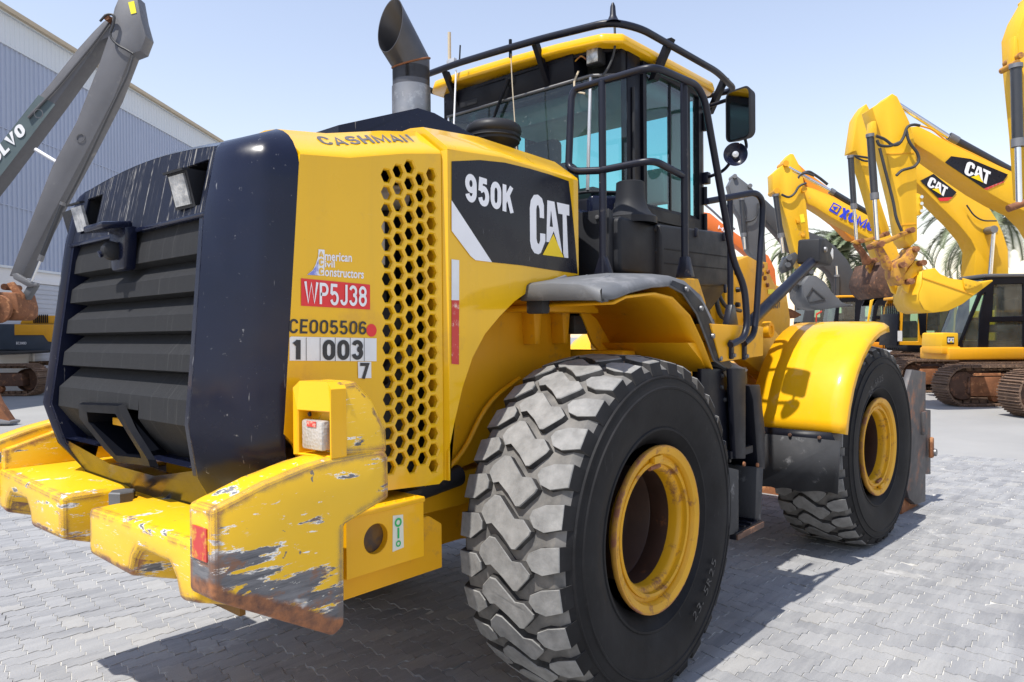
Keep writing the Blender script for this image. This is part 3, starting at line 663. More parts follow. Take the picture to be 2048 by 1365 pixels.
# ---- nearest excavator at the edge of the frame: stick and bucket ram
eA = exc('excavator', 'yellow excavator whose stick and dark bucket ram hang at the extreme edge of the picture', 9.9, 11.5)
st = ep(eA, 'stick', [(8.450,6.635),(8.553,6.930),(8.781,7.317),(9.097,7.023),(8.874,5.470),(8.797,3.913),(8.650,3.915),(8.580,4.986),(8.473,6.105)], 12.2, .42, 'yellow_far')
ram(eA, [(8.348,6.070),(8.376,4.707),(8.395,3.777)], 12.1, .085)
ep(eA, 'ram_lug', [(8.357,6.551),(8.405,6.563),(8.447,6.117),(8.404,6.033),(8.331,6.070)], 12.15, .16, 'yellow_far', st)
pins(eA, [(8.404,6.202),(8.343,6.082)], 12.1, .3, .05, 'rust_yellow')
ecyl(eA, 'link_pin', [(8.211,3.690),(8.574,3.819)][0], [(8.211,3.690),(8.574,3.819)][1], 12.1, .06, 'rust')
ep(eA, 'boom', [(8.853,7.363),(9.566,7.944),(10.792,7.201),(10.791,6.467),(9.564,7.211),(8.950,6.922)], 12.3, .5, 'yellow_far')
track(eA, 4.2, 8.2, -.8, .6, .95)
box('house', (6.9, 1.4, 1.65), (2.6, 2.6, 1.1), 'yellow_far', eA, .05); track(eA, 4.2, 8.2, 2.4, .6, .95)
std_body(eA, 4.3, [(10.791,6.834)][0], 12.3, 'yellow_far')

# ---- second excavator: large boom with the wide black decal, yellow bucket
eB = exc('excavator', 'yellow excavator with a bright yellow bucket and wide black logo panel on its boom', 9.0, 14.0)
D = 15.3
bo = ep(eB, 'boom', [(8.297,5.906),(8.367,5.952),(8.526,5.960),(8.758,5.846),(9.190,5.600),(9.747,5.328),(10.542,4.948),(11.142,4.614),(11.979,3.798),(12.033,3.099),(11.502,3.048),(11.001,3.890),(10.716,4.177),(10.303,4.375),(9.885,4.619),(9.188,5.099),(8.798,5.380),(8.505,5.556),(8.352,5.702)], D, .62, 'yellow_far')
dc_ = [(9.059,5.198),(9.191,5.328),(9.595,5.269),(10.375,4.937),(10.277,4.798),(9.872,4.648)]
dk = mesh('boom_decal', [(x-eB['x0'], 15.285-eB['d0'], z) for x, z in dc_], [tuple(range(6))], 'decal_black', bo, 0)
q = [(9.872,4.648),(10.277,4.798),(10.305,4.784),(9.928,4.614)]; mesh('decal_edge', [(x-eB['x0'], 15.284-eB['d0'], z) for x, z in q], [(0, 1, 2, 3)], 'red_worn', bo, 0)
q = [(9.437,4.954),(9.901,4.741),(9.521,5.231)]
a, b_, c_ = [Vector((x-eB['x0'], 15.275-eB['d0'], z)) for x, z in q]
cat_logo(a, b_-a, (c_-a), (b_-a).length*1.06, (c_-a).length, dk, th=.008)
sk = ep(eB, 'stick', [(7.507,6.328),(7.799,6.506),(7.925,6.616),(8.028,6.552),(8.279,6.025),(8.367,5.683),(8.407,5.405),(8.427,4.793),(8.434,3.569),(8.288,3.431),(8.177,3.571),(8.041,4.379),(7.809,5.354),(7.630,5.911)], 15.2, .48, 'yellow_far')
ep(eB, 'stick_lug', [(8.399,4.561),(8.488,4.533),(8.557,4.463),(8.555,4.144),(8.486,4.089),(8.403,4.076)], 15.2, .10, 'yellow_far', sk)
pins(eB, [(8.501,4.463),(8.501,4.325),(8.500,4.172)], 15.2, .1, .035, 'chrome', sk)
for q in ([(7.769,5.370),(8.366,5.392),(8.366,5.370),(7.769,5.347)], [(8.027,3.899),(8.402,3.923),(8.402,3.901),(8.027,3.876)]): ep(eB, 'weld_strip', q, 15.19, .02, 'yellow_far_deep', sk, 0)
ram(eB, [(7.435,5.766),(7.526,4.415),(7.577,3.573)], 15.15, .075)
ep(eB, 'ram_bracket', [(7.432,6.008),(7.528,6.021),(7.555,5.759),(7.485,5.677),(7.403,5.747)], 15.08, .2, 'yellow_far', sk)
rb = ram(eB, [(11.090,4.824),(9.325,5.813),(8.139,6.584)], 15.6, .09)
tube('steel_pipe', [(x-eB['x0'], 15.35-eB['d0'], z) for x, z in [(8.549,5.993),(8.829,5.915),(9.164,5.633),(9.667,5.391),(10.227,5.107),(10.675,4.908)]], .02, 'yellow_far_deep', bo, .1, 6)
for q in ([(7.527,5.704),(7.692,5.648),(7.857,5.509),(7.995,5.522),(8.092,5.672),(8.161,5.892),(8.286,5.940),(8.423,5.912)], [(8.147,5.809),(8.188,5.589),(8.380,5.340),(8.412,5.202),(8.324,5.065),(8.048,4.999),(7.937,4.889)], [(7.540,5.622),(7.581,5.511),(7.801,5.482),(8.050,5.590)], [(7.595,5.456),(7.744,4.850),(7.879,4.325),(7.920,4.022),(8.043,3.746)]): hose(eB, q, 15.08, .03)
ln = ep(eB, 'bucket_link', [(7.432,3.495),(7.505,3.549),(7.795,3.601),(8.122,3.752),(8.286,3.778),(8.267,3.714),(8.158,3.670),(7.795,3.510),(7.559,3.439)], 15.12, .10, 'rust_yellow')
ep(eB, 'tipping_link', [(7.559,3.494),(7.668,3.529),(7.902,3.129),(7.938,3.020),(7.847,2.948),(7.757,3.021),(7.631,3.276)], 15.2, .14, 'rust_yellow')
ep(eB, 'quick_coupler', [(7.884,3.056),(7.957,3.146),(8.120,3.218),(8.230,3.380),(8.321,3.451),(8.393,3.406),(8.392,3.270),(8.283,3.089),(8.174,2.982),(8.119,2.855),(8.118,2.656),(8.009,2.639),(7.901,2.803)], 15.1, .40, 'rust_yellow')
pins(eB, [(8.029,3.046),(8.320,3.370),(8.209,2.709),(8.464,3.088),(8.231,3.760),(7.595,3.475)], 15.05, .45, .06, 'rust')
bk = bucket(eB, [(8.435,2.913),(8.678,2.977),(8.786,2.856),(8.983,2.764),(9.254,2.721),(9.542,2.664),(9.862,2.721),(9.870,2.698),(9.487,2.413),(9.234,2.226),(8.945,2.093),(8.639,2.059),(8.459,2.124),(8.360,2.305),(8.361,2.467),(8.425,2.646)], [(8.678,2.977),(8.435,2.913),(8.425,2.646),(8.361,2.467),(8.360,2.305),(8.459,2.124),(8.639,2.059),(8.945,2.093),(9.234,2.226),(9.487,2.413),(9.870,2.698)], 15.0, 1.05, 'yellow_far')
ep(eB, 'bucket_ear', [(8.082,2.756),(8.374,3.143),(8.483,3.160),(8.555,3.015),(8.518,2.924),(8.318,2.763),(8.244,2.473),(8.172,2.528)], 15.2, .08, 'yellow_far', bk)
ep(eB, 'bucket_ear', [(8.082,2.756),(8.374,3.143),(8.483,3.160),(8.555,3.015),(8.518,2.924),(8.318,2.763),(8.244,2.473),(8.172,2.528)], 15.7, .08, 'yellow_far', bk)
ep(eB, 'side_cutter', [(9.226,2.764),(9.639,2.661),(9.594,2.626),(9.477,2.564),(9.306,2.511),(9.262,2.566)], 14.96, .05, 'yellow_far', bk)
pins(eB, [(9.280,2.646),(9.361,2.628),(9.477,2.609),(9.306,2.565)], 15.0, 0, .022, 'yellow_far', bk)
ep(eB, 'bucket_rib', [(8.419,2.793),(9.463,2.430),(9.444,2.412),(8.419,2.772)], 14.985, .02, 'yellow_far_deep', bk, 0)
track(eB, [(9.691,0.737)][0][0]-9.0, [(9.691,0.737)][0][0]-4.9, 0.0, .62, .90); track(eB, [(9.691,0.737)][0][0]-9.0, [(9.691,0.737)][0][0]-4.9, 2.3, .62, .90)
box('house', (4.9, 1.5, 1.65), (2.8, 2.7, 1.1), 'yellow_far', eB, .06)
std_body(eB, 2.4, [(11.782,3.101)][0], 15.3, 'yellow_far')

mk('orange_yellow', (.78, .28, .012), .45, var=.08)
mk('plate_steel', (.085, .08, .082), .55, metal=.2, var=.35, scale=4, dirt=(.24, .10, .05), dirt_amt=.47, dirt_scale=4)
# ---- third excavator: arched boom, dark cab with green glass, rust red bucket
eC = exc('excavator', 'yellow excavator with arched boom, green glazed black cab and rust red bucket', 10.8, 17.9)
bo = ep(eC, 'boom', [(9.919,6.448),(10.200,6.586),(10.620,6.268),(10.969,6.020),(11.809,5.460),(12.229,5.170),(12.543,4.887),(12.753,4.570),(12.892,4.254),(13.031,3.804),(13.045,2.640),(12.115,2.647),(12.189,3.811),(12.050,4.092),(11.735,4.480),(11.176,5.038),(10.617,5.603),(10.128,5.957)], 19.2, .60, 'yellow_far')
dk = mesh('boom_decal', [(x-eC['x0'], 19.18-eC['d0'], z) for x, z in [(10.718,5.626),(11.069,5.805),(11.673,5.318),(11.568,5.199),(11.182,5.175)]], [(0, 1, 2, 3, 4)], 'decal_black', bo, 0)
mesh('decal_edge', [(x-eC['x0'], 19.18-eC['d0'], z) for x, z in [(11.182,5.168),(11.568,5.192),(11.445,5.096),(11.235,5.087)]], [(0, 1, 2, 3)], 'red_sticker', bo, 0)
a, b_, c_ = [Vector((x-eC['x0'], 19.17-eC['d0'], z)) for x, z in [(10.873,5.490),(11.299,5.224),(10.986,5.741)]]
cat_logo(a, b_-a, c_-a, (b_-a).length*1.08, (c_-a).length, dk, th=.008)
sk = ep(eC, 'stick', [(8.852,6.354),(8.987,7.236),(9.110,7.435),(9.232,7.597),(9.307,7.458),(9.333,6.887),(9.347,6.091),(9.534,5.223),(9.815,4.355),(9.772,4.182),(9.616,4.183),(9.428,4.878),(9.189,5.711),(8.966,6.371)], 19.0, .45, 'yellow_far')
ram(eC, [(8.814,6.256),(8.901,4.873),(8.960,4.071)], 19.0, .075)
hose(eC, [(8.867,6.226),(9.039,6.201),(9.246,6.164)], 18.9); hose(eC, [(8.901,6.191),(9.108,6.086),(9.280,6.085)], 18.9, .025)
ep(eC, 'bucket_link', [(8.792,4.005),(8.895,4.061),(9.167,4.092),(9.667,4.224),(9.758,4.190),(9.667,4.134),(9.167,4.002),(8.940,3.935)], 18.9, .12, 'rust_yellow'); ep(eC, 'tipping_link', [(8.872,3.959),(9.031,3.980),(9.346,3.524),(9.278,3.411),(9.142,3.435),(9.075,3.685)], 18.95, .14, 'rust')
pins(eC, [(9.019,4.026),(9.667,4.202),(9.392,3.535)], 18.85, .3, .06, 'rust')
bk = bucket(eC, [(9.374,3.108),(9.523,3.490),(9.703,3.488),(9.837,3.104),(9.926,2.855),(9.994,2.741),(9.880,2.607),(9.609,2.568),(9.429,2.723),(9.351,2.927)], [(9.523,3.490),(9.374,3.108),(9.351,2.927),(9.429,2.723),(9.609,2.568),(9.880,2.607),(9.994,2.741)], 18.8, 1.5, 'rust_dark')
ep(eC, 'bucket_ear', [(9.323,3.366),(9.392,3.592),(9.551,3.590),(9.618,3.454),(9.458,3.160)], 19.2, .1, 'rust_yellow', bk)
ram(eC, [(12.448,2.809),(12.448,3.084),(12.544,4.309)], 19.05, .10)
pins(eC, [(12.474,4.302)], 18.95, .4, .10, 'grey_metal')
hose(eC, [(11.881,4.967),(12.064,4.691),(12.292,4.552),(12.659,4.549)], 19.1, .02)
exc_cab(eC, 18.2, 1.0, [(11.767,2.966),(11.857,3.015),(13.292,3.024),(13.287,1.192),(11.134,1.238),(11.122,1.341)], [[(12.000,2.829),(11.957,2.031),(12.715,2.045),(12.718,2.844)], [(11.895,1.900),(11.852,1.273),(12.713,1.254),(12.715,1.910)], [(11.713,2.586),(11.205,1.422),(11.245,1.286),(11.606,1.255),(11.650,2.074),(11.795,2.647)]], (0, 5), ('black_paint', 'grey_far'))
box('house_front', (.9, .75, 1.12), (1.9, 1.3, .30), 'yellow_far_deep', eC, .04)
nb = ep(eC, 'tool_box', [(10.646,1.623),(10.687,1.647),(11.046,1.636),(11.045,1.241),(10.629,1.256)], 18.1, .9, 'yellow_far', None, .03); ep(eC, 'lower_step', [(10.621,1.305),(11.094,1.301),(11.093,1.097),(10.620,1.118)], 18.08, .9, 'yellow_far_deep', nb, .03)
mesh('badge', [(x-eC['x0'], 18.09-eC['d0'], z) for x, z in [(10.754,1.549),(10.934,1.547),(10.933,1.364),(10.754,1.365)]], [(0, 1, 2, 3)], 'black_print', nb, 0)
a, b_, c_ = [Vector((x-eC['x0'], 18.08-eC['d0'], z)) for x, z in [(10.764,1.402),(10.919,1.401),(10.765,1.524)]]
cat_logo(a, b_-a, c_-a, (b_-a).length, (c_-a).length, nb, th=.006)
box('house', (4.2, 1.3, 1.75), (3.0, 2.6, 1.3), 'yellow_far', eC, .06); box('slew_ring', (2.4, 1.5, .95), (1.8, 1.6, .14), 'rust_dark', eC, .03); box('car_body', (2.3, 1.5, .55), (2.2, 1.9, .5), 'rust_dark', eC, .05)
xf = [(10.703,0.498)][0][0]-10.8; track(eC, xf, xf+4.2, -.1, .62, .90); track(eC, xf, xf+4.2, 2.25, .62, .90)

# ---- fourth: blue lettering on the boom, grey bucket
eD = exc('excavator', 'yellow excavator with blue boom lettering, grey bucket and mesh guarded cab', 12.4, 21.5)
bo = ep(eD, 'boom', [(8.873,6.091),(8.989,6.213),(9.360,6.111),(9.854,5.901),(10.554,5.533),(11.090,5.232),(11.501,4.948),(11.830,4.533),(12.033,3.830),(12.113,3.169),(11.494,3.174),(11.414,3.835),(11.169,4.497),(10.510,4.874),(9.851,5.242),(9.357,5.563),(9.110,5.668)], 22.6, .55, 'yellow_far')
sk = ep(eD, 'stick', [(8.003,6.532),(8.389,6.863),(8.511,6.740),(8.889,6.279),(9.029,5.633),(9.138,4.447),(9.192,3.669),(9.101,3.588),(8.823,3.672),(8.654,4.246),(8.454,5.066),(8.180,5.926),(8.029,5.968)], 22.4, .45, 'yellow_far')
ram(eD, [(8.074,5.907),(8.242,4.584),(8.297,4.115)], 22.35, .085)
ram(eD, [(11.090,5.343),(9.896,6.066),(8.620,6.785)], 22.7, .09)
hose(eD, [(8.237,5.886),(8.460,5.782),(8.644,5.903),(8.768,6.146),(8.992,6.225)], 22.3, .035); hose(eD, [(8.809,6.206),(8.798,6.389),(8.892,6.531),(9.075,6.582),(9.319,6.487)], 22.5, .035)
a, b_, c_ = [Vector((x-eD['x0'], 22.58-eD['d0'], z)) for x, z in [(10.098,5.237),(11.140,4.750),(10.231,5.532)]]
ua, ub = (b_-a).normalized(), (c_-a).normalized(); stroke_text('lettering', 'XCMG', lambda u, v, l: a+ua*u+ub*v+Vector((0, -.01-l*4, 0)), (b_-a).length, (c_-a).length, 'blue_print', bo, .23, .05, .0)
mesh('emblem_tile', [(x-eD['x0'], 22.585-eD['d0'], z) for x, z in [(9.796,5.446),(9.950,5.692),(10.201,5.554),(10.051,5.296)]], [(0, 1, 2, 3)], 'blue_print', bo, 0)
mesh('emblem_ring', [(x-eD['x0'], 22.575-eD['d0'], z) for x, z in [(9.866,5.493),(9.957,5.632),(10.138,5.540),(10.039,5.368)]], [(0, 1, 2, 3)], 'yellow_far', bo, 0)
mesh('emblem_triangle', [(x-eD['x0'], 22.565-eD['d0'], z) for x, z in [(9.912,5.565),(10.093,5.531),(9.960,5.425)]], [(0, 1, 2)], 'blue_print', bo, 0)
mesh('warning_label', [(x-eD['x0'], 22.39-eD['d0'], z) for x, z in [(8.819,5.286),(8.950,5.313),(8.990,5.060),(8.859,5.036)]], [(0, 1, 2, 3)], 'yellow_label', sk, 0)
for q in ([(8.696,5.144),(8.818,5.102),(8.797,5.000),(8.716,5.021)], [(8.857,4.673),(8.972,4.692),(8.959,4.590),(8.877,4.591)]): ep(eD, 'clamp', q, 22.32, .08, 'yellow_far_deep', sk, .01)
pins(eD, [(8.397,6.843),(8.111,6.008),(8.950,6.042)], 22.38, .45, .09, 'yellow_far_deep')
ep(eD, 'tipping_link', [(8.326,3.913),(8.478,4.026),(8.669,4.138),(8.782,4.023),(8.552,3.608),(8.324,3.497),(8.249,3.687)], 22.35, .3, 'grey_far_dark'); pins(eD, [(8.459,3.950),(8.420,3.742),(9.121,3.528),(8.721,3.220)], 22.3, .4, .08, 'grey_far')
bk = bucket(eD, [(8.833,3.144),(9.042,3.407),(9.230,3.405),(9.494,3.214),(9.738,2.873),(10.020,2.587),(10.302,2.491),(10.019,2.448),(9.414,2.366),(9.075,2.463),(8.868,2.766)], [(9.230,3.405),(9.042,3.407),(8.833,3.144),(8.868,2.766),(9.075,2.463),(9.414,2.366),(10.302,2.491)], 22.2, 1.15, 'grey_far')
ep(eD, 'bucket_ear', [(8.511,3.147),(8.626,3.297),(8.967,3.596),(9.156,3.594),(9.155,3.406),(8.890,3.219),(8.737,2.919)], 22.5, .1, 'grey_far', bk); ep(eD, 'bucket_ear', [(8.511,3.147),(8.626,3.297),(8.967,3.596),(9.156,3.594),(9.155,3.406),(8.890,3.219),(8.737,2.919)], 22.95, .1, 'grey_far', bk)
for k in range(5): bx_ = [(10.170,2.492)][0]; box('tooth', (bx_[0]-12.4+.08, .85+.24*k, bx_[1]-.0), (.28, .10, .06), 'grey_metal', bk, .01)
for q in ([(8.936,2.765),(9.107,3.046),(9.137,3.020),(8.993,2.772)], [(9.107,3.046),(9.502,2.704),(9.483,2.674),(9.099,3.009)], [(8.936,2.765),(9.029,2.606),(9.502,2.704),(9.483,2.674),(9.010,2.576)]): ep(eD, 'bucket_rib', q, 22.17, .03, 'grey_far_dark', bk, 0)
exc_cab(eD, 21.7, 1.0, [(11.555,2.465),(11.644,2.660),(13.207,2.647),(13.227,1.254),(11.467,1.293),(11.493,1.684)], [[(11.618,2.416),(11.565,1.390),(12.054,1.386),(12.083,2.412)], [(12.351,2.410),(12.300,1.677),(12.397,1.579),(13.106,1.597),(13.148,2.403)]], (0, 5), ('yellow_far_deep', 'yellow_far_deep'))
gd = ep(eD, 'guard_frame', [(11.418,2.219),(11.452,2.219),(11.414,1.270),(11.370,1.270)], 21.62, 1.05, 'black_paint', None, .005)
for k in range(9): g_ = [(11.453,2.364),(11.380,1.295)]; box('guard_bar', (g_[0][0]-12.4-.02, .15+.11*k, (g_[0][1]+g_[1][1])/2), (.02, .02, 1.4), 'black_paint', gd, 0)
ep(eD, 'post_trim', [(12.037,2.457),(12.295,2.455),(12.267,1.604),(12.097,1.581)], 21.66, .06, 'black_paint', None, .01)
nt = [(11.412,1.707),(11.547,1.706),(11.546,1.401),(11.410,1.402)]; mesh('paper_notice', [(x-12.4-.05, 21.55-21.5, z) for x, z in nt], [(0, 1, 2, 3)], 'white_sticker', eD, 0)
ep(eD, 'skirt', [(11.390,1.285),(12.704,1.274),(12.703,1.148),(12.022,1.071),(11.462,1.124)], 21.6, .8, 'black_plastic', None, .03)
lathe('filler_cap', [(0, -.03), (.14, -.03), (.17, 0)], 'Y', ([(5.520,-0.850)][0][0]-12.4 if False else [(12.386,1.479)][0][0]-12.4, .14, [(12.386,1.479)][0][1]), 'black_plastic', eD, 16)
box('house', (3.3, 1.4, 1.7), (3.0, 2.5, 1.2), 'yellow_far_deep', eD, .06); box('car_body', (1.9, 1.5, .6), (2.4, 1.9, .6), 'rust_dark', eD, .05)
xf = [(11.176,0.281)][0][0]-12.4; track(eD, xf, xf+4.1, -.2, .6, .92); track(eD, xf, xf+4.1, 2.1, .6, .92)

# ---- fifth: second yellow machine behind the lettered boom
eE = exc('excavator', 'deep yellow excavator with black framed cab, mostly hidden behind the blue lettered one', 13.0, 25.4)
ep(eE, 'stick', [(9.854,7.888),(10.072,8.127),(10.193,8.116),(10.513,7.498),(10.549,7.161),(10.643,6.630),(10.354,6.633),(10.068,7.309)], 26.4, .45, 'yellow_far')
ep(eE, 'boom', [(10.366,7.883),(10.728,7.541),(11.454,7.002),(12.083,6.511),(12.858,5.971),(13.051,5.533),(12.951,5.000),(12.368,5.053),(11.788,5.640),(11.400,5.935),(10.822,6.861)], 26.6, .5, 'orange_yellow')
hose(eE, [(10.487,7.404),(10.703,7.474),(11.086,7.231),(11.373,6.989)], 26.3, .05)
exc_cab(eE, 25.4, 1.0, [(12.598,2.609),(12.714,2.837),(13.543,2.830),(13.537,1.314),(12.507,1.351),(12.480,1.695)], [[(12.741,2.608),(12.654,2.237),(13.426,2.230),(13.456,2.602)], [(12.654,2.139),(12.594,1.493),(13.395,1.487),(13.426,2.133)]], (0, 5), ('black_paint', 'black_paint'))
ep(eE, 'door_rail', [(12.407,2.777),(12.538,2.822),(12.492,2.720),(12.317,1.809),(12.487,1.478),(12.430,1.438),(12.260,1.753)], 25.3, .05, 'yellow_far', None, .01)
ep(eE, 'house', [(12.030,1.344),(13.284,1.311),(14.481,1.302),(14.481,1.079),(12.200,1.098)], 25.35, 2.4, 'orange_yellow', None, .03)
xf = [(12.743,0.386)][0][0]-13.0; track(eE, xf, xf+4.1, -.2, .6, .92)

# ---- sixth: grey machine
eF = exc('excavator', 'dark grey excavator with pale stick standing farther back beside the hand rails', 12.5, 29.0)
sk = ep(eF, 'stick', [(8.933,7.754),(9.155,8.154),(9.256,8.128),(9.840,7.665),(10.195,7.235),(10.353,6.327),(10.445,4.568),(10.104,4.571),(9.673,5.110),(9.400,6.437),(9.172,6.795)], 30.0, .5, 'grey_far')
bo = ep(eF, 'boom', [(10.194,7.353),(10.553,7.170),(11.322,6.429),(12.092,5.949),(12.864,5.634),(13.377,5.270),(13.890,4.699),(14.222,4.078),(14.305,3.099),(13.522,3.105),(13.422,3.776),(13.166,4.190),(12.755,4.502),(12.138,4.713),(11.624,5.052),(11.112,5.674),(10.498,6.373)], 30.3, .55, 'grey_far_dark')
a, b_, c_ = [Vector((x-eF['x0'], 30.28-eF['d0'], z)) for x, z in [(11.286,5.927),(11.824,5.331),(11.417,6.234)]]
lettering('lettering', 'VO', a, b_-a, c_-a, (c_-a).length, (b_-a).length*.8, 'white_print', bo, .03, 0, .01)
pins(eF, [(9.154,8.093),(9.779,7.696),(9.502,6.410)], 29.95, .5, .09, 'grey_metal'); hose(eF, [(9.469,6.242),(9.799,6.240),(10.029,6.416),(10.083,6.973)], 29.9, .04); ram(eF, [(9.424,7.182),(9.501,5.607),(9.539,5.099)], 29.9, .10)
ram(eF, [(13.439,3.167),(13.443,4.060),(13.419,4.417)], 30.25, .10)
mesh('warning_label', [(x-eF['x0'], 29.98-eF['d0'], z) for x, z in [(10.257,5.943),(10.375,5.978),(10.373,5.611),(10.255,5.592)]], [(0, 1, 2, 3)], 'yellow_label', sk, 0)
exc_cab(eF, 29.0, 1.1, [(12.882,2.755),(13.014,3.028),(13.994,3.072),(14.020,1.701),(12.779,1.711),(12.781,2.103)], [[(13.013,2.871),(12.931,1.971),(13.597,1.965),(13.634,2.892)]], (0, 5), ('black_paint', 'yellow_far_deep'))
ep(eF, 'house', [(12.681,1.711),(14.641,1.696),(14.639,1.173),(12.679,1.189)], 29.0, 2.4, 'grey_far', None, .03); track(eF, 2.6, 6.8, 0, .6, .95)

# ---- seventh: orange machine
eG = exc('excavator', 'orange excavator farthest along the row, glimpsed past the handrail of the loader', 10.0, 33.0)
bo = ep(eG, 'boom', [(8.761,7.235),(9.102,7.187),(9.726,6.658),(10.520,6.083),(11.257,5.508),(11.768,5.219),(12.061,4.591),(12.131,3.793),(12.156,3.223),(11.587,3.228),(11.536,4.367),(11.084,5.054),(10.233,5.744),(9.098,6.436),(8.757,6.552)], 33.5, .6, 'orange_far')
a, b_, c_ = [Vector((x-eG['x0'], 33.48-eG['d0'], z)) for x, z in [(9.446,6.476),(9.831,6.245),(9.492,6.629)]]
lettering('lettering', 'HI', a, b_-a, c_-a, (c_-a).length, (b_-a).length*.8, 'white_print', bo, .03, 0, .01)
tube('hydraulic_pipe', [(x-eG['x0'], .5, z) for x, z in [(8.877,7.575),(9.217,7.288),(9.726,6.801),(10.237,6.427)]], .05, 'grey_metal', bo, .1, 6)
exc_cab(eG, 32.5, 1.1, [(13.045,2.715),(13.157,3.043),(14.438,3.069),(14.468,1.715),(12.930,1.727),(12.933,2.167)], [[(13.485,2.894),(13.408,2.016),(14.213,2.010),(14.254,2.888)]], (0, 5), ('grey_far_dark', 'grey_far'))
ep(eG, 'door_edge', [(13.437,2.522),(13.692,2.651),(13.706,2.579),(13.487,2.449),(13.471,2.013),(13.420,2.013)], 32.3, .06, 'red_paint', None, .01)
ep(eG, 'house', [(12.455,1.731),(14.944,1.711),(14.941,1.125),(12.452,1.146)], 32.6, 2.4, 'orange_far', None, .03); track(eG, 2.0, 6.5, 0, .6, .95)
bu = ep(eG, 'bucket', [(12.038,2.777),(12.268,2.703),(12.627,2.506),(12.685,2.448),(12.374,2.306),(12.122,2.380),(12.015,2.525)], 32.0, 1.2, 'rust', None, .02)

# ---- long-reach machine on the other side, its slim arm folded
eH = exc('excavator', 'long-reach excavator with slim folded dark grey arm and rusty bucket before the warehouse', -15.5, 19.0)
bo = ep(eH, 'boom', [(-15.513,4.098),(-14.805,5.172),(-13.228,6.734),(-12.657,7.440),(-11.956,8.231),(-11.167,9.193),(-10.773,9.620),(-10.511,9.876),(-10.315,10.012),(-10.144,9.882),(-10.365,9.479),(-10.603,9.378),(-11.789,7.769),(-13.240,5.884),(-14.559,4.263),(-15.085,3.749)], 19.0, .50, 'arm_grey')
q = [(-13.221,6.731),(-12.203,7.993),(-11.775,7.740),(-13.233,5.882),(-14.551,4.262),(-14.623,5.298)]; mesh('painted_panel', [(x+15.5, -.012, z) for x, z in q], [tuple(range(6))], 'arm_teal', bo, 0)
a, b_, c_ = [Vector((x+15.5, -.02, z)) for x, z in [(-13.548,5.956),(-12.511,7.024),(-13.718,6.216)]]
ua, ub = (b_-a).normalized(), (c_-a).normalized(); stroke_text('lettering', 'VOLVO', lambda u, v, l: a+ua*u+ub*v+Vector((0, -.01-l*4, 0)), (b_-a).length, (c_-a).length, 'white_print', bo, .22, .08)
sk = ep(eH, 'stick', [(-10.113,10.130),(-9.954,10.487),(-9.530,10.433),(-9.434,9.868),(-9.311,9.405),(-9.457,9.033),(-9.702,8.945),(-10.141,7.857),(-10.840,6.538),(-11.725,4.936),(-12.586,3.254),(-12.895,3.295),(-12.108,5.261),(-11.748,6.121),(-11.128,7.222),(-10.517,8.721),(-10.290,9.361)], 18.8, .42, 'arm_grey')
mesh('warning_label', [(x+15.5, 18.79-19.0, z) for x, z in [(-9.757,10.269),(-9.603,10.306),(-9.543,10.000),(-9.684,9.963)]], [(0, 1, 2, 3)], 'yellow_label', sk, 0)
pins(eH, [(-10.271,9.861),(-12.976,3.012)], 18.75, .5, .08, 'rust'); hose(eH, [(-10.430,9.747),(-10.258,9.936),(-10.046,9.913),(-10.092,9.618),(-10.201,9.386),(-10.013,9.151),(-9.759,9.022),(-9.591,8.915)], 18.7, .03)
hose(eH, [(-9.914,10.293),(-10.344,9.831),(-10.689,9.368),(-11.725,8.148),(-12.457,7.391)], 18.95, .035, None, 'arm_grey')
tube('steel_pipe', [(x+15.5, 18.72-19.0, z) for x, z in [(-9.602,8.859),(-9.734,8.436),(-10.433,6.999),(-11.001,5.814),(-11.393,5.094),(-11.654,4.671)]], .03, 'grey_far_dark', sk, .1, 6)
ecyl(eH, 'strut', [(-12.280,6.571),(-11.683,6.202)][0], [(-12.280,6.571),(-11.683,6.202)][1], 18.95, .05, 'white_print')
for q in ([(-12.075,7.440)], [(-11.014,6.821)]):
    lathe('round_cap', [(.10, -.02), (.115, -.02), (.115, 0)], 'Y', (q[0][0]+15.5, -.03 if q[0][0] < -12.2 else -.21, q[0][1]), 'arm_grey', bo, 24)
ram(eH, [(-11.420,5.152),(-12.038,3.661),(-12.259,3.149)], 18.7, .06)
ep(eH, 'bucket_link', [(-12.766,3.338),(-12.638,3.358),(-12.300,3.142),(-12.109,3.098),(-12.153,3.014),(-12.345,2.994),(-12.725,3.210)], 18.7, .10, 'grey_metal'); ep(eH, 'tipping_link', [(-12.365,3.100),(-12.195,3.056),(-12.434,2.675),(-12.604,2.719)], 18.75, .2, 'grey_far')
bk = ep(eH, 'bucket', [(-14.244,2.843),(-13.489,2.887),(-12.484,2.845),(-12.396,2.493),(-12.408,2.242),(-12.535,2.150),(-13.373,2.157),(-14.253,2.173)], 18.4, .8, 'rust', None, .05)
ep(eH, 'bucket_ear', [(-12.843,3.090),(-12.674,3.131),(-12.405,2.792),(-12.494,2.413),(-12.596,2.709)], 18.6, .08, 'rust', bk)
lathe('bucket_end', [(0, -.02), (.34, -.02), (.36, .05)], 'Y', ([(-12.830,2.426)][0][0]+15.5, -.75, [(-12.830,2.426)][0][1]), 'rust', bk, 24)
box('house', (-3.5, .8, 1.9), (3.2, 2.6, 1.7), 'arm_grey', eH, .1); track(eH, -6.0, -1.6, -.3, .6, .95)
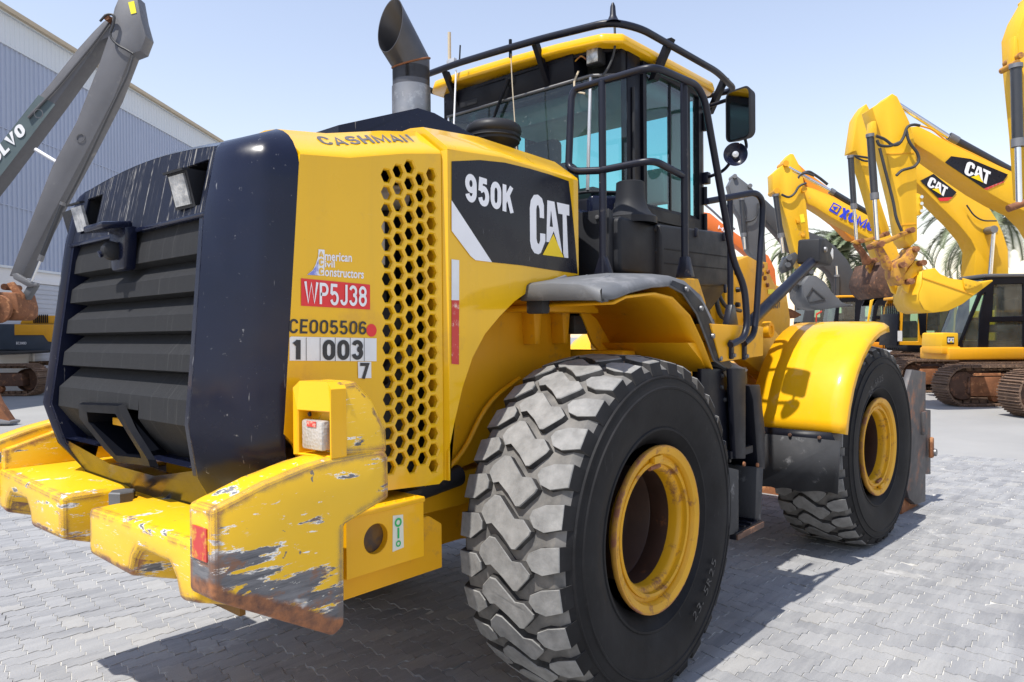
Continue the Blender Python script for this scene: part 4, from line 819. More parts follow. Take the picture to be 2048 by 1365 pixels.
# ---- machine behind: yellow and dark blue engine cover
eI = exc('excavator', 'excavator with yellow and navy engine cover parked against the warehouse wall', -15.5, 22.0)
bd = ep(eI, 'house', [(-17.099,2.156),(-15.337,2.142),(-14.091,2.132),(-14.010,1.723),(-14.016,1.293),(-15.348,1.326),(-17.110,1.340)], 22.6, 2.0, 'navy', None, .04)
ep(eI, 'hood', [(-15.337,2.129),(-14.112,2.119),(-14.098,1.552),(-14.313,1.597),(-14.448,1.791),(-15.341,1.798)], 22.56, .05, 'yellow_far_deep', bd, .005)
ep(eI, 'engine_cover', [(-15.321,2.176),(-15.187,2.404),(-14.125,2.396),(-14.129,2.136),(-15.321,2.145)], 22.8, 1.6, 'yellow_far_deep', bd, .03)
for k in range(8): q = [(-14.871,2.401),(-14.873,2.237)][0]; box('vent_slot', (q[0]+15.5+k*.06, .77, q[1]-.10), (.03, .02, .26), 'seat_black', bd, 0)
a, b_, c_ = [Vector((x+15.5, 22.58-22.0, z)) for x, z in [(-15.297,1.510),(-14.980,1.508),(-15.296,1.588)]]
lettering('lettering', 'EC300D', a, b_-a, c_-a, (c_-a).length, (b_-a).length, 'white_print', bd, .02, 0, .01)
ep(eI, 'skirt', [(-16.607,1.317),(-14.296,1.319),(-14.296,1.276),(-16.609,1.145)], 22.5, 1.8, 'grey_far_dark', None, .02)
xf = [(-13.995,0.467)][0][0]+15.5; track(eI, xf-4.2, xf, -.4, .6, .92); track(eI, xf-3.6, xf+.5, 2.0, .6, .92)
# ---- rusty bucket lying on the ground
rbk = thing('loose_bucket', 'rusty bucket with bare cutting edge lying on the yard at the extreme left edge', 'bucket', yard(-10.3, 14.3), YR)
def rb_(pts): return [(x+10.3, z) for x, z in pts]
prism('side_plate', rb_([(-10.999,0.658),(-10.214,0.879),(-10.024,0.438),(-9.784,0.093),(-9.801,0.044),(-11.007,0.054)]), 'Y', -.1, -.04, 'rust', rbk, .01); prism('shell', rb_([(-10.999,0.658),(-10.214,0.863),(-10.024,0.428),(-9.801,0.087),(-9.833,0.074),(-10.057,0.389),(-10.235,0.782),(-11.000,0.592)]), 'Y', -.04, .12, 'rust', rbk, .005)
prism('cutting_edge', rb_([(-11.007,0.054),(-9.963,0.121),(-9.729,0.073),(-9.743,0.027),(-11.008,-0.001)]), 'Y', -.14, .16, 'grey_metal', rbk, .005)

# ---- attachment standing on the paving ahead of the loader
at0 = [(4.870,-1.413)][0]
AT = thing('fork_carriage', 'rust edged steel side plate of an attachment standing on the paving beyond the front wheel', 'attachment', (at0[0], at0[1], 0), -.069)
def apt(pts): return [(x-at0[0], z) for x, z in pts]
# plate faces the rear quarter; its curve runs up the rear edge
pp = [(4.505,1.321),(4.917,1.280),(4.896,0.039),(4.604,0.058),(4.407,0.148),(4.222,0.403),(4.190,0.716),(4.250,0.976),(4.366,1.169)]
prism('side_plate', apt(pp), 'Y', -.02, .035, 'plate_steel', AT, .006)
prism('backing_plate', apt([(4.890,0.923),(5.109,0.900),(5.099,0.271),(4.879,0.304)]), 'Y', -.01, .03, 'plate_steel', AT, .006)
box('shackle', (.12, -.045, .55), (.06, .04, .20), 'rust', AT, .015); lathe('pin_head', [(0, -.03), (.035, -.03), (.04, 0)], 'Y', (.16, -.05, .50), 'grey_metal', AT, 12)
box('wear_block', (-.05, -.03, .80), (.10, .03, .22), 'plate_steel', AT, .008)
prism('blade', [(-.50, .0), (-.02, .0), (.0, .05), (-.02, .27), (-.42, .24)], 'Y', .036, 2.7, 'rust', AT, .006)
for z in (.60, .92): 
    prism('cross_beam', [(-.10, z), (.06, z), (.06, z+.13), (-.10, z+.13)], 'Y', .036, .30, 'plate_steel', AT, .01); prism('cross_beam', [(-.10, z), (.06, z), (.06, z+.04), (-.10, z+.04)], 'Y', .30, 2.6, 'plate_steel', AT, .01)
prism('side_plate', apt(pp), 'Y', 2.66, 2.715, 'plate_steel', AT, .006)

# ================================================================ the wheel loader
L = thing('wheel_loader', 'large yellow wheel loader with black grille and scraped counterweight, filling the foreground', 'wheel loader')
TH = -0.069
FRM = Matrix.Translation((1.675, 0, 0)) @ Matrix.Rotation(TH, 4, 'Z') @ Matrix.Translation((-1.675, 0, 0))
def front(*os):
    for o in os: o.data.transform(FRM)
    return os[0]
def lerp(tab, z):
    tab = sorted(tab)
    if z <= tab[0][0]: return tab[0][1]
    for (a, b), (c, d) in zip(tab, tab[1:]):
        if z <= c: return b+(d-b)*(z-a)/(c-a)
    return tab[-1][1]

# ---- tyres and rims
PITCH_N = 30; RT = 0.804; ZC = 0.767
def tyre_mesh(ysign):
    bm = bmesh.new()
    # carcass: (radius, y) with y measured outwards from the tyre's middle plane
    prof = [(.385, -.20), (.43, -.235), (.50, -.272), (.58, -.298), (.645, -.296), (.70, -.283), (.735, -.268), (.762, -.235), (.772, -.14), (.774, 0), (.772, .14), (.762, .235),
            (.735, .268), (.708, .281), (.704, .290), (.698, .290), (.694, .286), (.66, .294), (.656, .301), (.648, .301), (.644, .297), (.58, .300), (.52, .283), (.47, .262), (.465, .267), (.455, .266), (.45, .258), (.42, .235), (.395, .21), (.385, .20)]
    n = 128
    rings = []
    for r, o in prof:
        rings.append([bm.verts.new((r*math.cos(2*math.pi*k/n), -o, r*math.sin(2*math.pi*k/n))) for k in range(n)])
    for i, (a, b) in enumerate(zip(rings, rings[1:])):
        for k in range(n):
            f = bm.faces.new((a[k], a[(k+1) % n], b[(k+1) % n], b[k])); f.material_index = 1 if 6 <= i <= 11 else 2
    # lugs: v = outwards position, u = along the circumference
    mid = [(-.124, .020), (-.114, .052), (-.068, .096), (-.038, .095), (.050, .021), (.094, .024), (.134, -.014), (.128, -.030), (.068, -.092), (.050, -.094), (.002, -.052), (-.060, -.012), (-.088, -.020)]
    out = [(.128, .040), (.138, .068), (.188, .094), (.264, .108), (.267, .014), (.196, -.008), (.152, .004)]
    inn = [(-.120, -.046), (-.122, -.016), (-.150, .012), (-.206, .006), (-.265, .0), (-.265, -.098), (-.186, -.094)]
    def rad(v): return RT-.45*max(0, abs(v)-.06)**2*1.6
    def P(v, u, r): a = u/RT; return Vector((-r*math.cos(a), -v, r*math.sin(a)))
    for i in range(PITCH_N):
        u0 = .314+i*2*math.pi*RT/PITCH_N
        for kind, poly in (('m', mid), ('o', out), ('i', inn)):
            cv = sum(p[0] for p in poly)/len(poly); cu = sum(p[1] for p in poly)/len(poly)
            jit = random.uniform(-.002, .002); poly = [((cv+(v-cv)*1.05) if abs(v) < .25 else v, cu+(u-cu)*1.06) for v, u in poly]
            top = []; ch = []; base = []
            for v, u in poly:
                dv, du = v-cv, u-cu
                top.append(bm.verts.new(P(cv+dv*.975, u0+cu+du*.965, rad(v)+jit)))
                ch.append(bm.verts.new(P(v, u0+u, rad(v)-.004)))
                bv, bu, br = cv+dv*1.07, cu+du*1.07, .758
                if kind != 'm' and abs(v) > .25: bv = math.copysign(.281, v); br = .712; bu = cu+du*1.02
                base.append(bm.verts.new(P(bv, u0+bu, br)))
            n_ = len(poly)
            f = bm.faces.new(top); f.material_index = 0
            for k in range(n_):
                j = (k+1) % n_
                f = bm.faces.new((top[k], top[j], ch[j], ch[k])); f.material_index = 0
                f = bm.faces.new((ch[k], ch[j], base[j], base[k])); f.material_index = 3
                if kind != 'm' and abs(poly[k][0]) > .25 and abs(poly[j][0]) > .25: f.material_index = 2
    if ysign > 0:
        for v in bm.verts: v.co.y = -v.co.y
    bmesh.ops.recalc_face_normals(bm, faces=bm.faces)
    return bm
def make_wheel(x, side, spin, is_front):
    yc = 1.07*side
    bm = tyre_mesh(side)
    M_ = Matrix.Translation((x, yc, ZC)) @ Matrix.Rotation(spin, 4, 'Y')
    bm.transform(M_)
    for v in bm.verts:
        if v.co.z < .06:      # the tyre settles on the ground
            t_ = (.06-v.co.z)/.098; v.co.z = max(0.003, v.co.z+t_*.035); v.co.y += math.copysign(.012*t_, v.co.y-yc)
    me = bpy.data.meshes.new('tyre'); bm.to_mesh(me); bm.free()
    for m in ('tyre_tread', 'tyre_base', 'tyre_wall', 'tyre_groove'): me.materials.append(MAT[m])
    finish(me, 32)
    wheel = link(bpy.data.objects.new('tyre', me), L)
    c = (x, yc, ZC); s = side
    rim = lathe('rim', [(.374, s*.245), (.381, s*.256), (.381, s*.268), (.374, s*.272), (.345, s*.262), (.335, s*.246), (.333, s*.236), (.318, s*.238), (.316, s*.247), (.306, s*.252), (.296, s*.246), (.294, s*.225), (.280, s*.222), (.272, s*.214), (.268, s*.20), (.268, s*.16)], 'Y', c, 'rim_paint', wheel, 72, 30)
    fl = lathe('flange_edge', [(.376, s*.2705), (.383, s*.270), (.386, s*.262), (.384, s*.25), (.378, s*.24)], 'Y', c, 'rust_yellow', wheel, 72, 60)
    well = lathe('wheel_well', [(.268, s*.16), (.266, s*.06), (.270, s*.055), (.266, s*.05), (.264, s*-.06), (.24, s*-.10), (.0, s*-.10)], 'Y', c, 'rust_rim', wheel, 64, 40)
    ang = R_(92) if not is_front else R_(-80)
    lx, lz = .322*math.cos(ang), .322*math.sin(ang)
    rot = Matrix.Rotation(-(ang-math.pi/2), 3, 'Y')
    lug = box('lock_lug', (x+lx, yc+s*.254, ZC+lz), (.075, .03, .035), 'rim_paint', wheel, .006, rot)
    l2x, l2z = .285*math.cos(ang), .285*math.sin(ang)
    bar = cyl('lock_key', Vector((x+l2x, yc+s*.24, ZC+l2z))-rot @ Vector((.045, 0, 0)), Vector((x+l2x, yc+s*.24, ZC+l2z))+rot @ Vector((.045, 0, 0)), .012, 'rust', wheel, 10)
    objs = [wheel, rim, fl, well, lug, bar]
    # raised sidewall marking
    if side < 0:
        txt = '23.5R25'; a0 = -62 if not is_front else 128
        for i, chh in enumerate(txt):
            a = R_(a0+i*5.2*(1 if not is_front else -1)); rr = .545
            if is_front: uxd = Vector((math.sin(a), 0, -math.cos(a))); uyd = Vector((math.cos(a), 0, math.sin(a)))
            else: uxd = Vector((-math.sin(a), 0, math.cos(a))); uyd = Vector((-math.cos(a), 0, -math.sin(a)))
            h_ = .05; w_ = .036 if chh != '.' else .012
            yy = yc-.2965 if True else 0
            base = Vector((x+rr*math.cos(a), yy, ZC+rr*math.sin(a)))-uyd*h_/2
            o = lettering('sidewall_marking', chh, base, uxd, uyd, h_ if chh != '.' else .012, w_, 'tyre_mark', wheel, th=.004)
            objs.append(o)
    if is_front: front(*objs)
    return wheel
mk('rim_paint', (.66, .34, .010), .42, var=.2, scale=4, dirt=(.20, .08, .035), dirt_amt=.45, dirt_scale=9, spec=.35)
mk('tyre_mark', (.05, .05, .052), .6, var=.2)
make_wheel(0.0, -1, 0.0, False); make_wheel(0.0, 1, .3, False); make_wheel(3.35, -1, .12, True); make_wheel(3.35, 1, .2, True)

# ---- rear hood: grille
OPL, OPR = .20, -.22
GX = [(2.36, -1.732), (2.09, -1.79), (1.56, -1.85), (1.38, -1.872), (1.20, -1.828), (1.02, -1.728)]
GW = [(2.36, .625), (2.09, .632), (1.56, .668), (1.38, .678), (1.20, .640), (1.02, .575)]
gx = lambda z: lerp(GX, z)
gw = lambda z: lerp(GW, z)
def on_rear(y, z, d=0.0): return Vector((gx(z)+d, y, z))
# frame: a ring of black plastic round the screen, following the rear face
zs = [2.09, 1.83, 1.56, 1.38, 1.29, 1.20]
IN = .045
def ring_frame():
    vs, fs = [], []
    for s in (1, -1):
        b = len(vs)
        for z in zs:
            w = gw(z); vs += [on_rear(s*w, z), on_rear(s*(w-IN), z, -.004), on_rear(s*(w-IN), z, .10)]
        for i in range(len(zs)-1):
            for k in (0, 1): fs.append((b+i*3+k, b+i*3+k+1, b+i*3+3+k+1, b+i*3+3+k))
    # lower apron below the screen
    b = len(vs); rows = [(1.225, .0), (1.17, 0), (1.10, 0), (1.02, 0)]
    cols = [-1, OPR/.63, 0, OPL/.63, 1]
    for z, d in rows:
        for c in cols: vs.append(on_rear(c*gw(z), z if not (abs(c) < .4 and z > 1.15) else min(z, 1.15), d-.002))
    for i in range(len(rows)-1):
        for k in range(4): fs.append((b+i*5+k, b+i*5+k+1, b+i*5+5+k+1, b+i*5+5+k))
    b = len(vs)
    for z, d in ((1.225, -.003), (1.228, .10)):
        for c in cols: vs.append(on_rear(c*gw(1.22), z, d))
    for k in (0, 3): fs.append((b+k, b+k+1, b+5+k+1, b+5+k))
    return mesh('grille_frame', vs, fs, 'black_gloss', L, 25)
gf = ring_frame()
lips = [1.955, 1.825, 1.69, 1.55, 1.375]
zp = 2.115
for i, zl in enumerate(lips):
    if i == 0: rows = [(.015, 2.095, .60), (.0, zl+.055, .60), (.0, zl, .60), (.085, zl-.022, .55)]
    elif i < 4: rows = [(.055, zp-.012, .545), (.0, zl+.058, .608), (.0, zl, .61), (.07, zl-.014, .56)]
    else: rows = [(.055, zp-.012, .545), (.0, 1.455, .618), (.002, zl-.005, .618), (.03, 1.30, .60), (.075, 1.225, .585)]
    if i == 4:
        for ya, yb in ((1, OPL), (OPR, -1)):
            vs = [on_rear((y_*w if abs(y_) == 1 else y_), z, d+.012) for d, z, w in rows for y_ in (ya, yb)]
            n4 = len(rows); fs = [(2*k, 2*k+1, 2*k+3, 2*k+2) for k in range(n4-1)]; bk_ = len(vs); vs += [(-1.68, v_[1], v_[2]) for v_ in vs]
            fs += [(2*k, 2*k+2, bk_+2*k+2, bk_+2*k) for k in range(n4-1)]+[(2*k+1, bk_+2*k+1, bk_+2*k+3, 2*k+3) for k in range(n4-1)]
            mesh('louver', vs, fs, 'screen_mesh', gf, 25)
        ztop = 1.40; rows = [(.055, zp-.012, .545), (.0, 1.455, .618), (.002, ztop, .618)]
        vs = [on_rear(y_, z, d+.012) for d, z, w in rows for y_ in (OPL, OPR)]; mesh('louver', vs, [(0, 1, 3, 2), (2, 3, 5, 4)], 'screen_mesh', gf, 25); continue
    vs = [on_rear(s*w, z, d+.012) for d, z, w in rows for s in (1, -1)]
    fs = [(2*k, 2*k+1, 2*k+3, 2*k+2) for k in range(len(rows)-1)]
    # end cheeks
    back = len(vs); vs += [on_rear(s*.60, z, .12) for d, z, w in rows for s in (1, -1)]
    for k in range(len(rows)-1):
        fs += [(2*k, 2*k+2, back+2*k+2, back+2*k), (2*k+1, back+2*k+1, back+2*k+3, 2*k+3)]
    o = mesh('louver', vs, fs, 'screen_mesh', gf, 25); zp = zl
for s in (-1, 1): mesh('cheek', [on_rear(s*.632, 2.11, .03), on_rear(s*.66, 1.4, .04), on_rear(s*.64, 1.2, .03), (-1.60, s*.62, 1.18), (-1.60, s*.62, 2.11)], [(0, 1, 2, 3, 4)], 'seat_black', gf)
mesh('backing', [(-1.66, -.64, 1.18), (-1.66, .64, 1.18), (-1.60, .64, 2.1), (-1.60, -.64, 2.1)], [(0, 1, 2, 3)], 'seat_black', gf)
# top panel with lamp recesses
def topz(y): return 2.368-.042*(abs(y)/.62)**2
def rear_fn(a, b, d): return on_rear(a, b, d)
outer = [(-.632, 2.085)]+[(-.62+1.24*i/12, topz(-.62+1.24*i/12)) for i in range(13)]+[(.632, 2.085)]
def rect(y0, y1, z0, z1): return [(y0, z0), (y0, z1), (y1, z1), (y1, z0)]
holes = [rect(-.565, -.40, 2.125, 2.285), rect(.385, .555, 2.13, 2.29)]
tp = plate('rear_panel', outer, holes, rear_fn, .012, 'black_streaked', L, .003)
for s, (y0, y1, z0, z1) in ((-1, (-.567, -.398, 2.123, 2.287)), (1, (.383, .557, 2.128, 2.292))):
    vs = [on_rear(y, z, d) for d in (.012, .16) for y, z in rect(y0, y1, z0, z1)]
    mesh('lamp_recess', vs, [(0, 1, 5, 4), (1, 2, 6, 5), (2, 3, 7, 6), (3, 0, 4, 7), (4, 5, 6, 7)], 'seat_black', tp)
    yc = (y0+y1)/2+.012; zc_ = (z0+z1)/2-.01
    c = on_rear(yc, zc_, .005)
    rot = Matrix.Rotation(R_(-14), 3, 'Y') @ Matrix.Rotation(R_(6), 3, 'Z')
    bm = bmesh.new(); bm_prism(bm, [(-.062, -.066), (.062, -.066), (.062, .066), (-.062, .066)], 'X', -.045, .075, [(-.04, -.045), (.04, -.045), (.04, .045), (-.04, .045)])
    bevel(bm, .010, 2); bm.transform(Matrix.Translation(c) @ rot.to_4x4()); lo = frombm('work_lamp', bm, 'black_plastic', L)
    bm = bmesh.new(); bm_box(bm, (-.046, 0, -.002), (.012, .092, .106)); bevel(bm, .012, 3); bm.transform(Matrix.Translation(c) @ rot.to_4x4()); frombm('lens', bm, 'lamp_glass', lo)
    bm = bmesh.new(); bm_box(bm, (-.050, 0, .064), (.022, .122, .008)); bevel(bm, .002, 1); bm.transform(Matrix.Translation(c) @ rot.to_4x4()); frombm('visor', bm, 'black_plastic', lo)
# lip under the rear panel
prism('panel_lip', [(-.63, 2.075), (.63, 2.075), (.63, 2.092), (-.63, 2.092)], 'X', -1.80, -1.77, 'black_gloss', tp, .004)
# rear view camera below the panel
cb = prism('camera_housing', [(-.075, 2.03), (-.06, 1.93), (.06, 1.93), (.075, 2.03), (.08, 2.10), (-.08, 2.10)], 'X', -1.84, -1.79, 'black_gloss', L, .012)
box('camera_visor', (-1.865, .015, 2.098), (.115, .19, .028), 'black_gloss', cb, .010, Matrix.Rotation(R_(-8), 3, 'Y'))
lathe('camera_body', [(.0, -.028), (.018, -.028), (.034, -.018), (.038, 0), (.034, .02), (.018, .03), (0, .03)], 'Y', (-1.858, 0, 2.005), 'black_plastic', cb, 24)
cyl('lens', (-1.885, .01, 1.995), (-1.90, .012, 1.988), .013, 'black_gloss', cb, 16)
# hitch opening
hop = [(.185, 1.375), (-.115, 1.372), (-.17, 1.29), (-.235, 1.165), (-.02, 1.152), (.055, 1.20), (.16, 1.32)]
hop = [(0.193,1.370),(-0.100,1.382),(-0.158,1.322),(-0.231,1.243),(-0.234,1.224),(0.007,1.209),(0.069,1.243),(0.204,1.328)]
hout = [(0.257,1.395),(0.192,1.416),(-0.214,1.427),(-0.246,1.416),(-0.253,1.368),(-0.313,1.279),(-0.341,1.252),(-0.322,1.227),(0.028,1.197),(0.113,1.234),(0.250,1.342)]
def offx(pts, d): return [on_rear(a, b, d) for a, b in pts]
def strip_ring(name, a, b, da, db, mat, par):
    """band between an outer and an inner loop of the same length"""
    n = len(a); vs = offx(a, da)+offx(b, db); fs = [(i, (i+1) % n, n+(i+1) % n, n+i) for i in range(n)]; return mesh(name, vs, fs, mat, par, 30)
def shrink(pts, k):
    cx = sum(p[0] for p in pts)/len(pts); cy = sum(p[1] for p in pts)/len(pts); return [(cx+(x-cx)*k, cy+(y-cy)*k) for x, y in pts]
hf = strip_ring('hitch_surround', shrink(hop, 1.42), shrink(hop, 1.34), .0, -.022, 'trim_black', L)
strip_ring('surround_face', shrink(hop, 1.34), hop, -.022, -.018, 'trim_black', hf)
strip_ring('recess_wall', hop, shrink(hop, .9), -.018, .16, 'trim_black', hf)
mesh('recess_back', offx(shrink(hop, .92), .155), [tuple(range(len(hop)))], 'seat_black', hf)
cyl('latch', on_rear(-.06, 1.245, .10), on_rear(-.11, 1.24, .07), .018, 'aluminium', hf, 14)
box('latch_plate', on_rear(.0, 1.335, .05), (.03, .2, .03), 'yellow_frame', hf, .004)

# ---- corner panels, cap and hood
XS = [(2.42, -1.565), (2.29, -1.57), (1.32, -1.64), (1.02, -1.60)]
HW = .845
ZCR = [(-1.74, 2.262), (-1.57, 2.285), (-1.36, 2.312), (-1.1, 2.375), (-.9, 2.412), (-.545, 2.440), (.03, 2.425)]
zcr = lambda x: lerp(ZCR, x)
SEC = [(HW, 0.0), (HW-.004, .012), (HW-.03, .032), (.70, .118), (.62, .128), (.45, .120), (.22, .11), (0, .105)]
ZT = 2.262
def corner_line(z):
    """plan curve of the proud corner column at height z: inner wall, rounded edge, flat, soft crease, side"""
    x0, w0, x2 = gx(z), gw(z), lerp(XS, z); pr = min(.020, .008+max(0, z-1.02)*.06)
    A, B, C_, E = Vector((x0, w0-.004)), Vector((x0-pr*.75, w0+.004)), Vector((x0-pr, w0+.022)), Vector((x2, HW))
    M1 = Vector((E.x-.118, HW-.048)); M2 = Vector((E.x-.085, HW-.022))
    if z < 1.25: k_ = max(0, (z-1.02)/.23); M1 = M1.lerp(C_.lerp(E, .62), 1-k_); M2 = M2.lerp(C_.lerp(E, .8), 1-k_)
    return [A, B, C_, C_.lerp(M1, .5)+Vector((-.002, .002)), M1, M2, E]
def crest(t_): return Vector((-1.705+.138*t_, .585+.115*t_, 2.352+(zcr(-1.567)+.118-2.352)*t_))
TS = [0, .05, .12, .35, .66, .83, 1]
for s in (-1, 1):
    levels = [ZT, 2.2, 2.09, 1.83, 1.56, 1.38, 1.28, 1.20, 1.11, 1.02]; m = 7; vs, fs = [], []
    for z in levels:
        for q, t_ in zip(corner_line(z), TS): vs.append((q.x, s*q.y, z+(.17*t_ if z < 1.1 else .10*t_ if z < 1.15 else 0)))
    for i in range(len(levels)-1):
        for k in range(m-1): fs.append((i*m+k, i*m+k+1, (i+1)*m+k+1, (i+1)*m+k))
    prev = list(range(m)); base = [Vector((q.x, q.y, ZT)) for q in corner_line(ZT)]
    for r_ in range(1, 6):
        f = r_/5; row = []
        for k in range(m):
            C_ = crest(TS[k]); B_ = base[k]; Q = Vector((B_.x*.82+C_.x*.18, B_.y*.82+C_.y*.18, B_.z+(C_.z-B_.z)*.80)); v = B_*(1-f)**2+Q*2*f*(1-f)+C_*f*f
            row.append(len(vs)); vs.append((v.x, s*v.y, v.z))
        for k in range(m-1): fs.append((prev[k], prev[k+1], row[k+1], row[k]))
        prev = row
    mesh('corner_panel', vs, fs, 'black_gloss', L, 50)
vs, fs = [], []; NY = 13
for r_, t_ in enumerate((None, 0, .35, .7, 1.0)):
    for k in range(NY):
        u_ = -1+2*k/(NY-1)
        if t_ is None: yy = u_*.605; vs.append((gx(topz(yy))-.001, yy, topz(yy)-.001))
        else: C_ = crest(t_); vs.append((C_.x, u_*C_.y, C_.z+(topz(u_*.6)-topz(.6))*(1-t_)*.8-.012*t_*(1-u_*u_)))
for r_ in range(4):
    for k in range(NY-1): fs.append((r_*NY+k, r_*NY+k+1, (r_+1)*NY+k+1, (r_+1)*NY+k))
mesh('rear_cap', vs, fs, 'black_gloss', L, 50)
half = SEC+[(-a, b) for a, b in SEC[-2::-1]]
n_ = len(half)
def hood_piece(name, xs, dw, mat, lip):
    vs, fs = [], []
    for x in xs:
        for y, dz in half: vs.append((x, y+math.copysign(dw, y) if abs(y) > .1 else y, zcr(x)+dz+dw))
    for i in range(len(xs)-1):
        for k in range(n_-1): fs.append((i*n_+k, i*n_+k+1, (i+1)*n_+k+1, (i+1)*n_+k))
    b = len(vs); vs += [(x_-0, y*.99, z-lip) for (x_, y, z) in vs[:n_]]
    for k in range(n_-1): fs.append((k, k+1, b+k+1, b+k))
    return mesh(name, vs, fs, mat, L, 40)
hood_piece('hood', [-1.565, -1.46, -1.36, -1.23, -1.1, -1.0, -.905], 0.0, 'yellow_paint', .03)
hood_piece('hood_front', [-.885, -.875, -.8, -.67, -.545, -.3, -.1, .03], 0.018, 'yellow_paint', .05)
# honeycomb side panels
def hexagon(cx, cz, r): return [(cx+r*math.cos(R_(60*k)), cz+r*math.sin(R_(60*k))) for k in range(6)]
hexes = []; HDX, HDZ = .0577, .0656
for cc, (z0_, cnt) in enumerate(((2.277, 18), (2.3103, 18), (2.3435, 19), (2.3103, 18), (2.3435, 19))):
    for k in range(cnt): hexes.append(hexagon(-1.186+cc*HDX, z0_-.0065*cc-k*HDZ, .0268))
for s in (-1, 1):
    xl = lambda z: lerp(XS, z)
    outer = [(-1.60, 1.30), (-1.64, 1.34), (-1.606, 1.8), (-1.572, 2.25), (-1.567, 2.29), (-1.36, 2.314), (-1.1, 2.377), (-.905, 2.412), (-.905, 1.075), (-.93, 1.06), (-1.52, 1.10)]
    def fn(a, b, d, s=s): return (a, s*(HW-d), b)
    plate('side_panel', outer, hexes if s < 0 else hexes[:], fn, .022, 'yellow_paint', L, .006)
# engine bay behind the honeycomb
box('radiator_core', (-1.06, 0, 1.68), (.05, 1.30, 1.0), 'dark_metal', L, 0)
box('cooler', (-1.13, -.62, 2.02), (.25, .12, .34), 'seat_black', L, .01)
cyl('filter_canister', (-1.16, -.70, 2.13), (-1.16, -.70, 1.95), .06, 'white_print', L, 20)
cyl('air_duct', (-1.22, -.74, 2.20), (-1.0, -.70, 2.24), .05, 'aluminium', L, 16)
box('fan_shroud', (-1.02, -.66, 1.45), (.20, .08, .7), 'dark_metal', L, .01)
cyl('coolant_hose', (-1.15, -.75, 1.50), (-.98, -.72, 1.62), .035, 'hose', L, 12)
box('bay_floor', (-1.25, 0, 1.02), (.62, 1.5, .02), 'dark_metal', L, 0)
box('bay_partition', (-.915, 0, 1.75), (.012, 1.52, 1.36), 'seat_black', L, 0)
for s in (-1, 1): box('inner_flange', (-.926, s*.795, 1.75), (.01, .06, 1.34), 'yellow_frame', L, 0)
# engine doors with the wheel arch cut-out
arch = [(-0.893,1.187),(-0.854,1.317),(-0.808,1.449),(-0.746,1.573),(-0.667,1.673),(-0.568,1.753),(-0.465,1.822),(-0.357,1.874),(-0.244,1.915),(-0.126,1.945),(0.012,1.965)]
door_out = [(-.885, 1.07), (-.885, 2.43)]+[(x, zcr(x)+.018) for x in (-.8, -.67, -.545, -.3, -.1, .03)]+[(.03, arch[-1][1])]+arch[::-1]+[(arch[0][0]+.0, 1.07)]
for s in (-1, 1):
    def fn(a, b, d, s=s): return (a, s*(HW+.018-d), b)
    dr = plate('engine_door', door_out, [], fn, .035, 'yellow_paint', L, .004)
    # folded leading edge, faces the rear
    vs = [(-.885, s*(HW+.0175), 1.07), (-.885, s*(HW+.0175), 2.43), (-.902, s*(HW-.012), 2.425), (-.902, s*(HW-.012), 1.07)]
    mesh('door_fold', vs, [(0, 1, 2, 3)], 'yellow_paint', dr)
    # inner wheel arch liner
    n = len(arch); vs = [(x, s*(HW-.017), z) for x, z in arch]+[(x, s*.52, z) for x, z in arch]
    mesh('arch_liner', vs, [(i, i+1, n+i+1, n+i) for i in range(n-1)], 'yellow_frame', dr, 60)
DX, DY, DZ = Vector((1, 0, 0)), Vector((0, -1, 0)), Vector((0, 0, 1))
YD = -(HW+.018)
def side_decal(name, pts, mat, th, parent=L, y=None):
    y = (YD if y is None else y)-th
    return mesh(name, [(x, y, z) for x, z in pts], [tuple(range(len(pts)))], mat, parent, 0)
dec = [(-0.863,2.385),(-0.692,2.420),(-0.529,2.437),(-0.353,2.439),(-0.202,2.436),(-0.052,2.428),(-0.025,2.290),(-0.001,2.130),(0.018,1.973),(-0.207,1.979),(-0.431,1.986),(-0.620,1.986),(-0.865,2.224)]
dc = side_decal('model_decal', dec, 'decal_black', .0025)
side_decal('stripe', [(-0.867,2.224),(-0.623,1.986),(-0.727,1.987),(-0.757,2.002),(-0.868,2.098)], 'white_print', .004, dc)
def side_text(name, body, px, mat, parent, y, bold=.19, slant=0.0, th=.004, gap=.10):
    """px: lower-left, lower-right and upper-left corners (x, z) on the panel"""
    (x0, z0), (x1, z1), (x2, z2) = px; w = math.hypot(x1-x0, z1-z0); h = math.hypot(x2-x0, z2-z0)
    return stroke_text(name, body, lambda u, v, l: (x0+(x1-x0)*u/w+(x2-x0)*v/h, y-th-l, z0+(z1-z0)*u/w+(z2-z0)*v/h), w, h, mat, parent, bold, gap, slant)
def side_word(name, body, px, mat, parent, y, bold=0.0, shear=0.0, th=.004):
    (x0, z0), (x1, z1), (x2, z2) = px
    return lettering(name, body, (x0, y, z0), (x1-x0, 0, z1-z0), (x2-x0, 0, z2-z0), math.hypot(x2-x0, z2-z0), math.hypot(x1-x0, z1-z0), mat, parent, bold, shear, th)
side_text('lettering', '950K', [(-0.788,2.232),(-0.482,2.215),(-0.786,2.352)], 'white_print', dc, YD, .21, 0, .004, .07)
(lx0, lz0), (lx1, lz1), (lx2, lz2) = [(-0.360,2.048),(-0.052,2.051),(-0.357,2.329)]
cat_logo((lx0, YD, (lz0+lz1)/2-.004), (1, 0, 0), (0, 0, 1), lx1-lx0, (lz2-lz0)*1.0, dc)
side_decal('reflector_strip', [(-0.869,1.981),(-0.825,1.980),(-0.827,1.813),(-0.871,1.812)], 'white_sticker', .003)
side_decal('reflector_strip', [(-0.871,1.812),(-0.827,1.813),(-0.831,1.545),(-0.874,1.550)], 'red_worn', .0031)
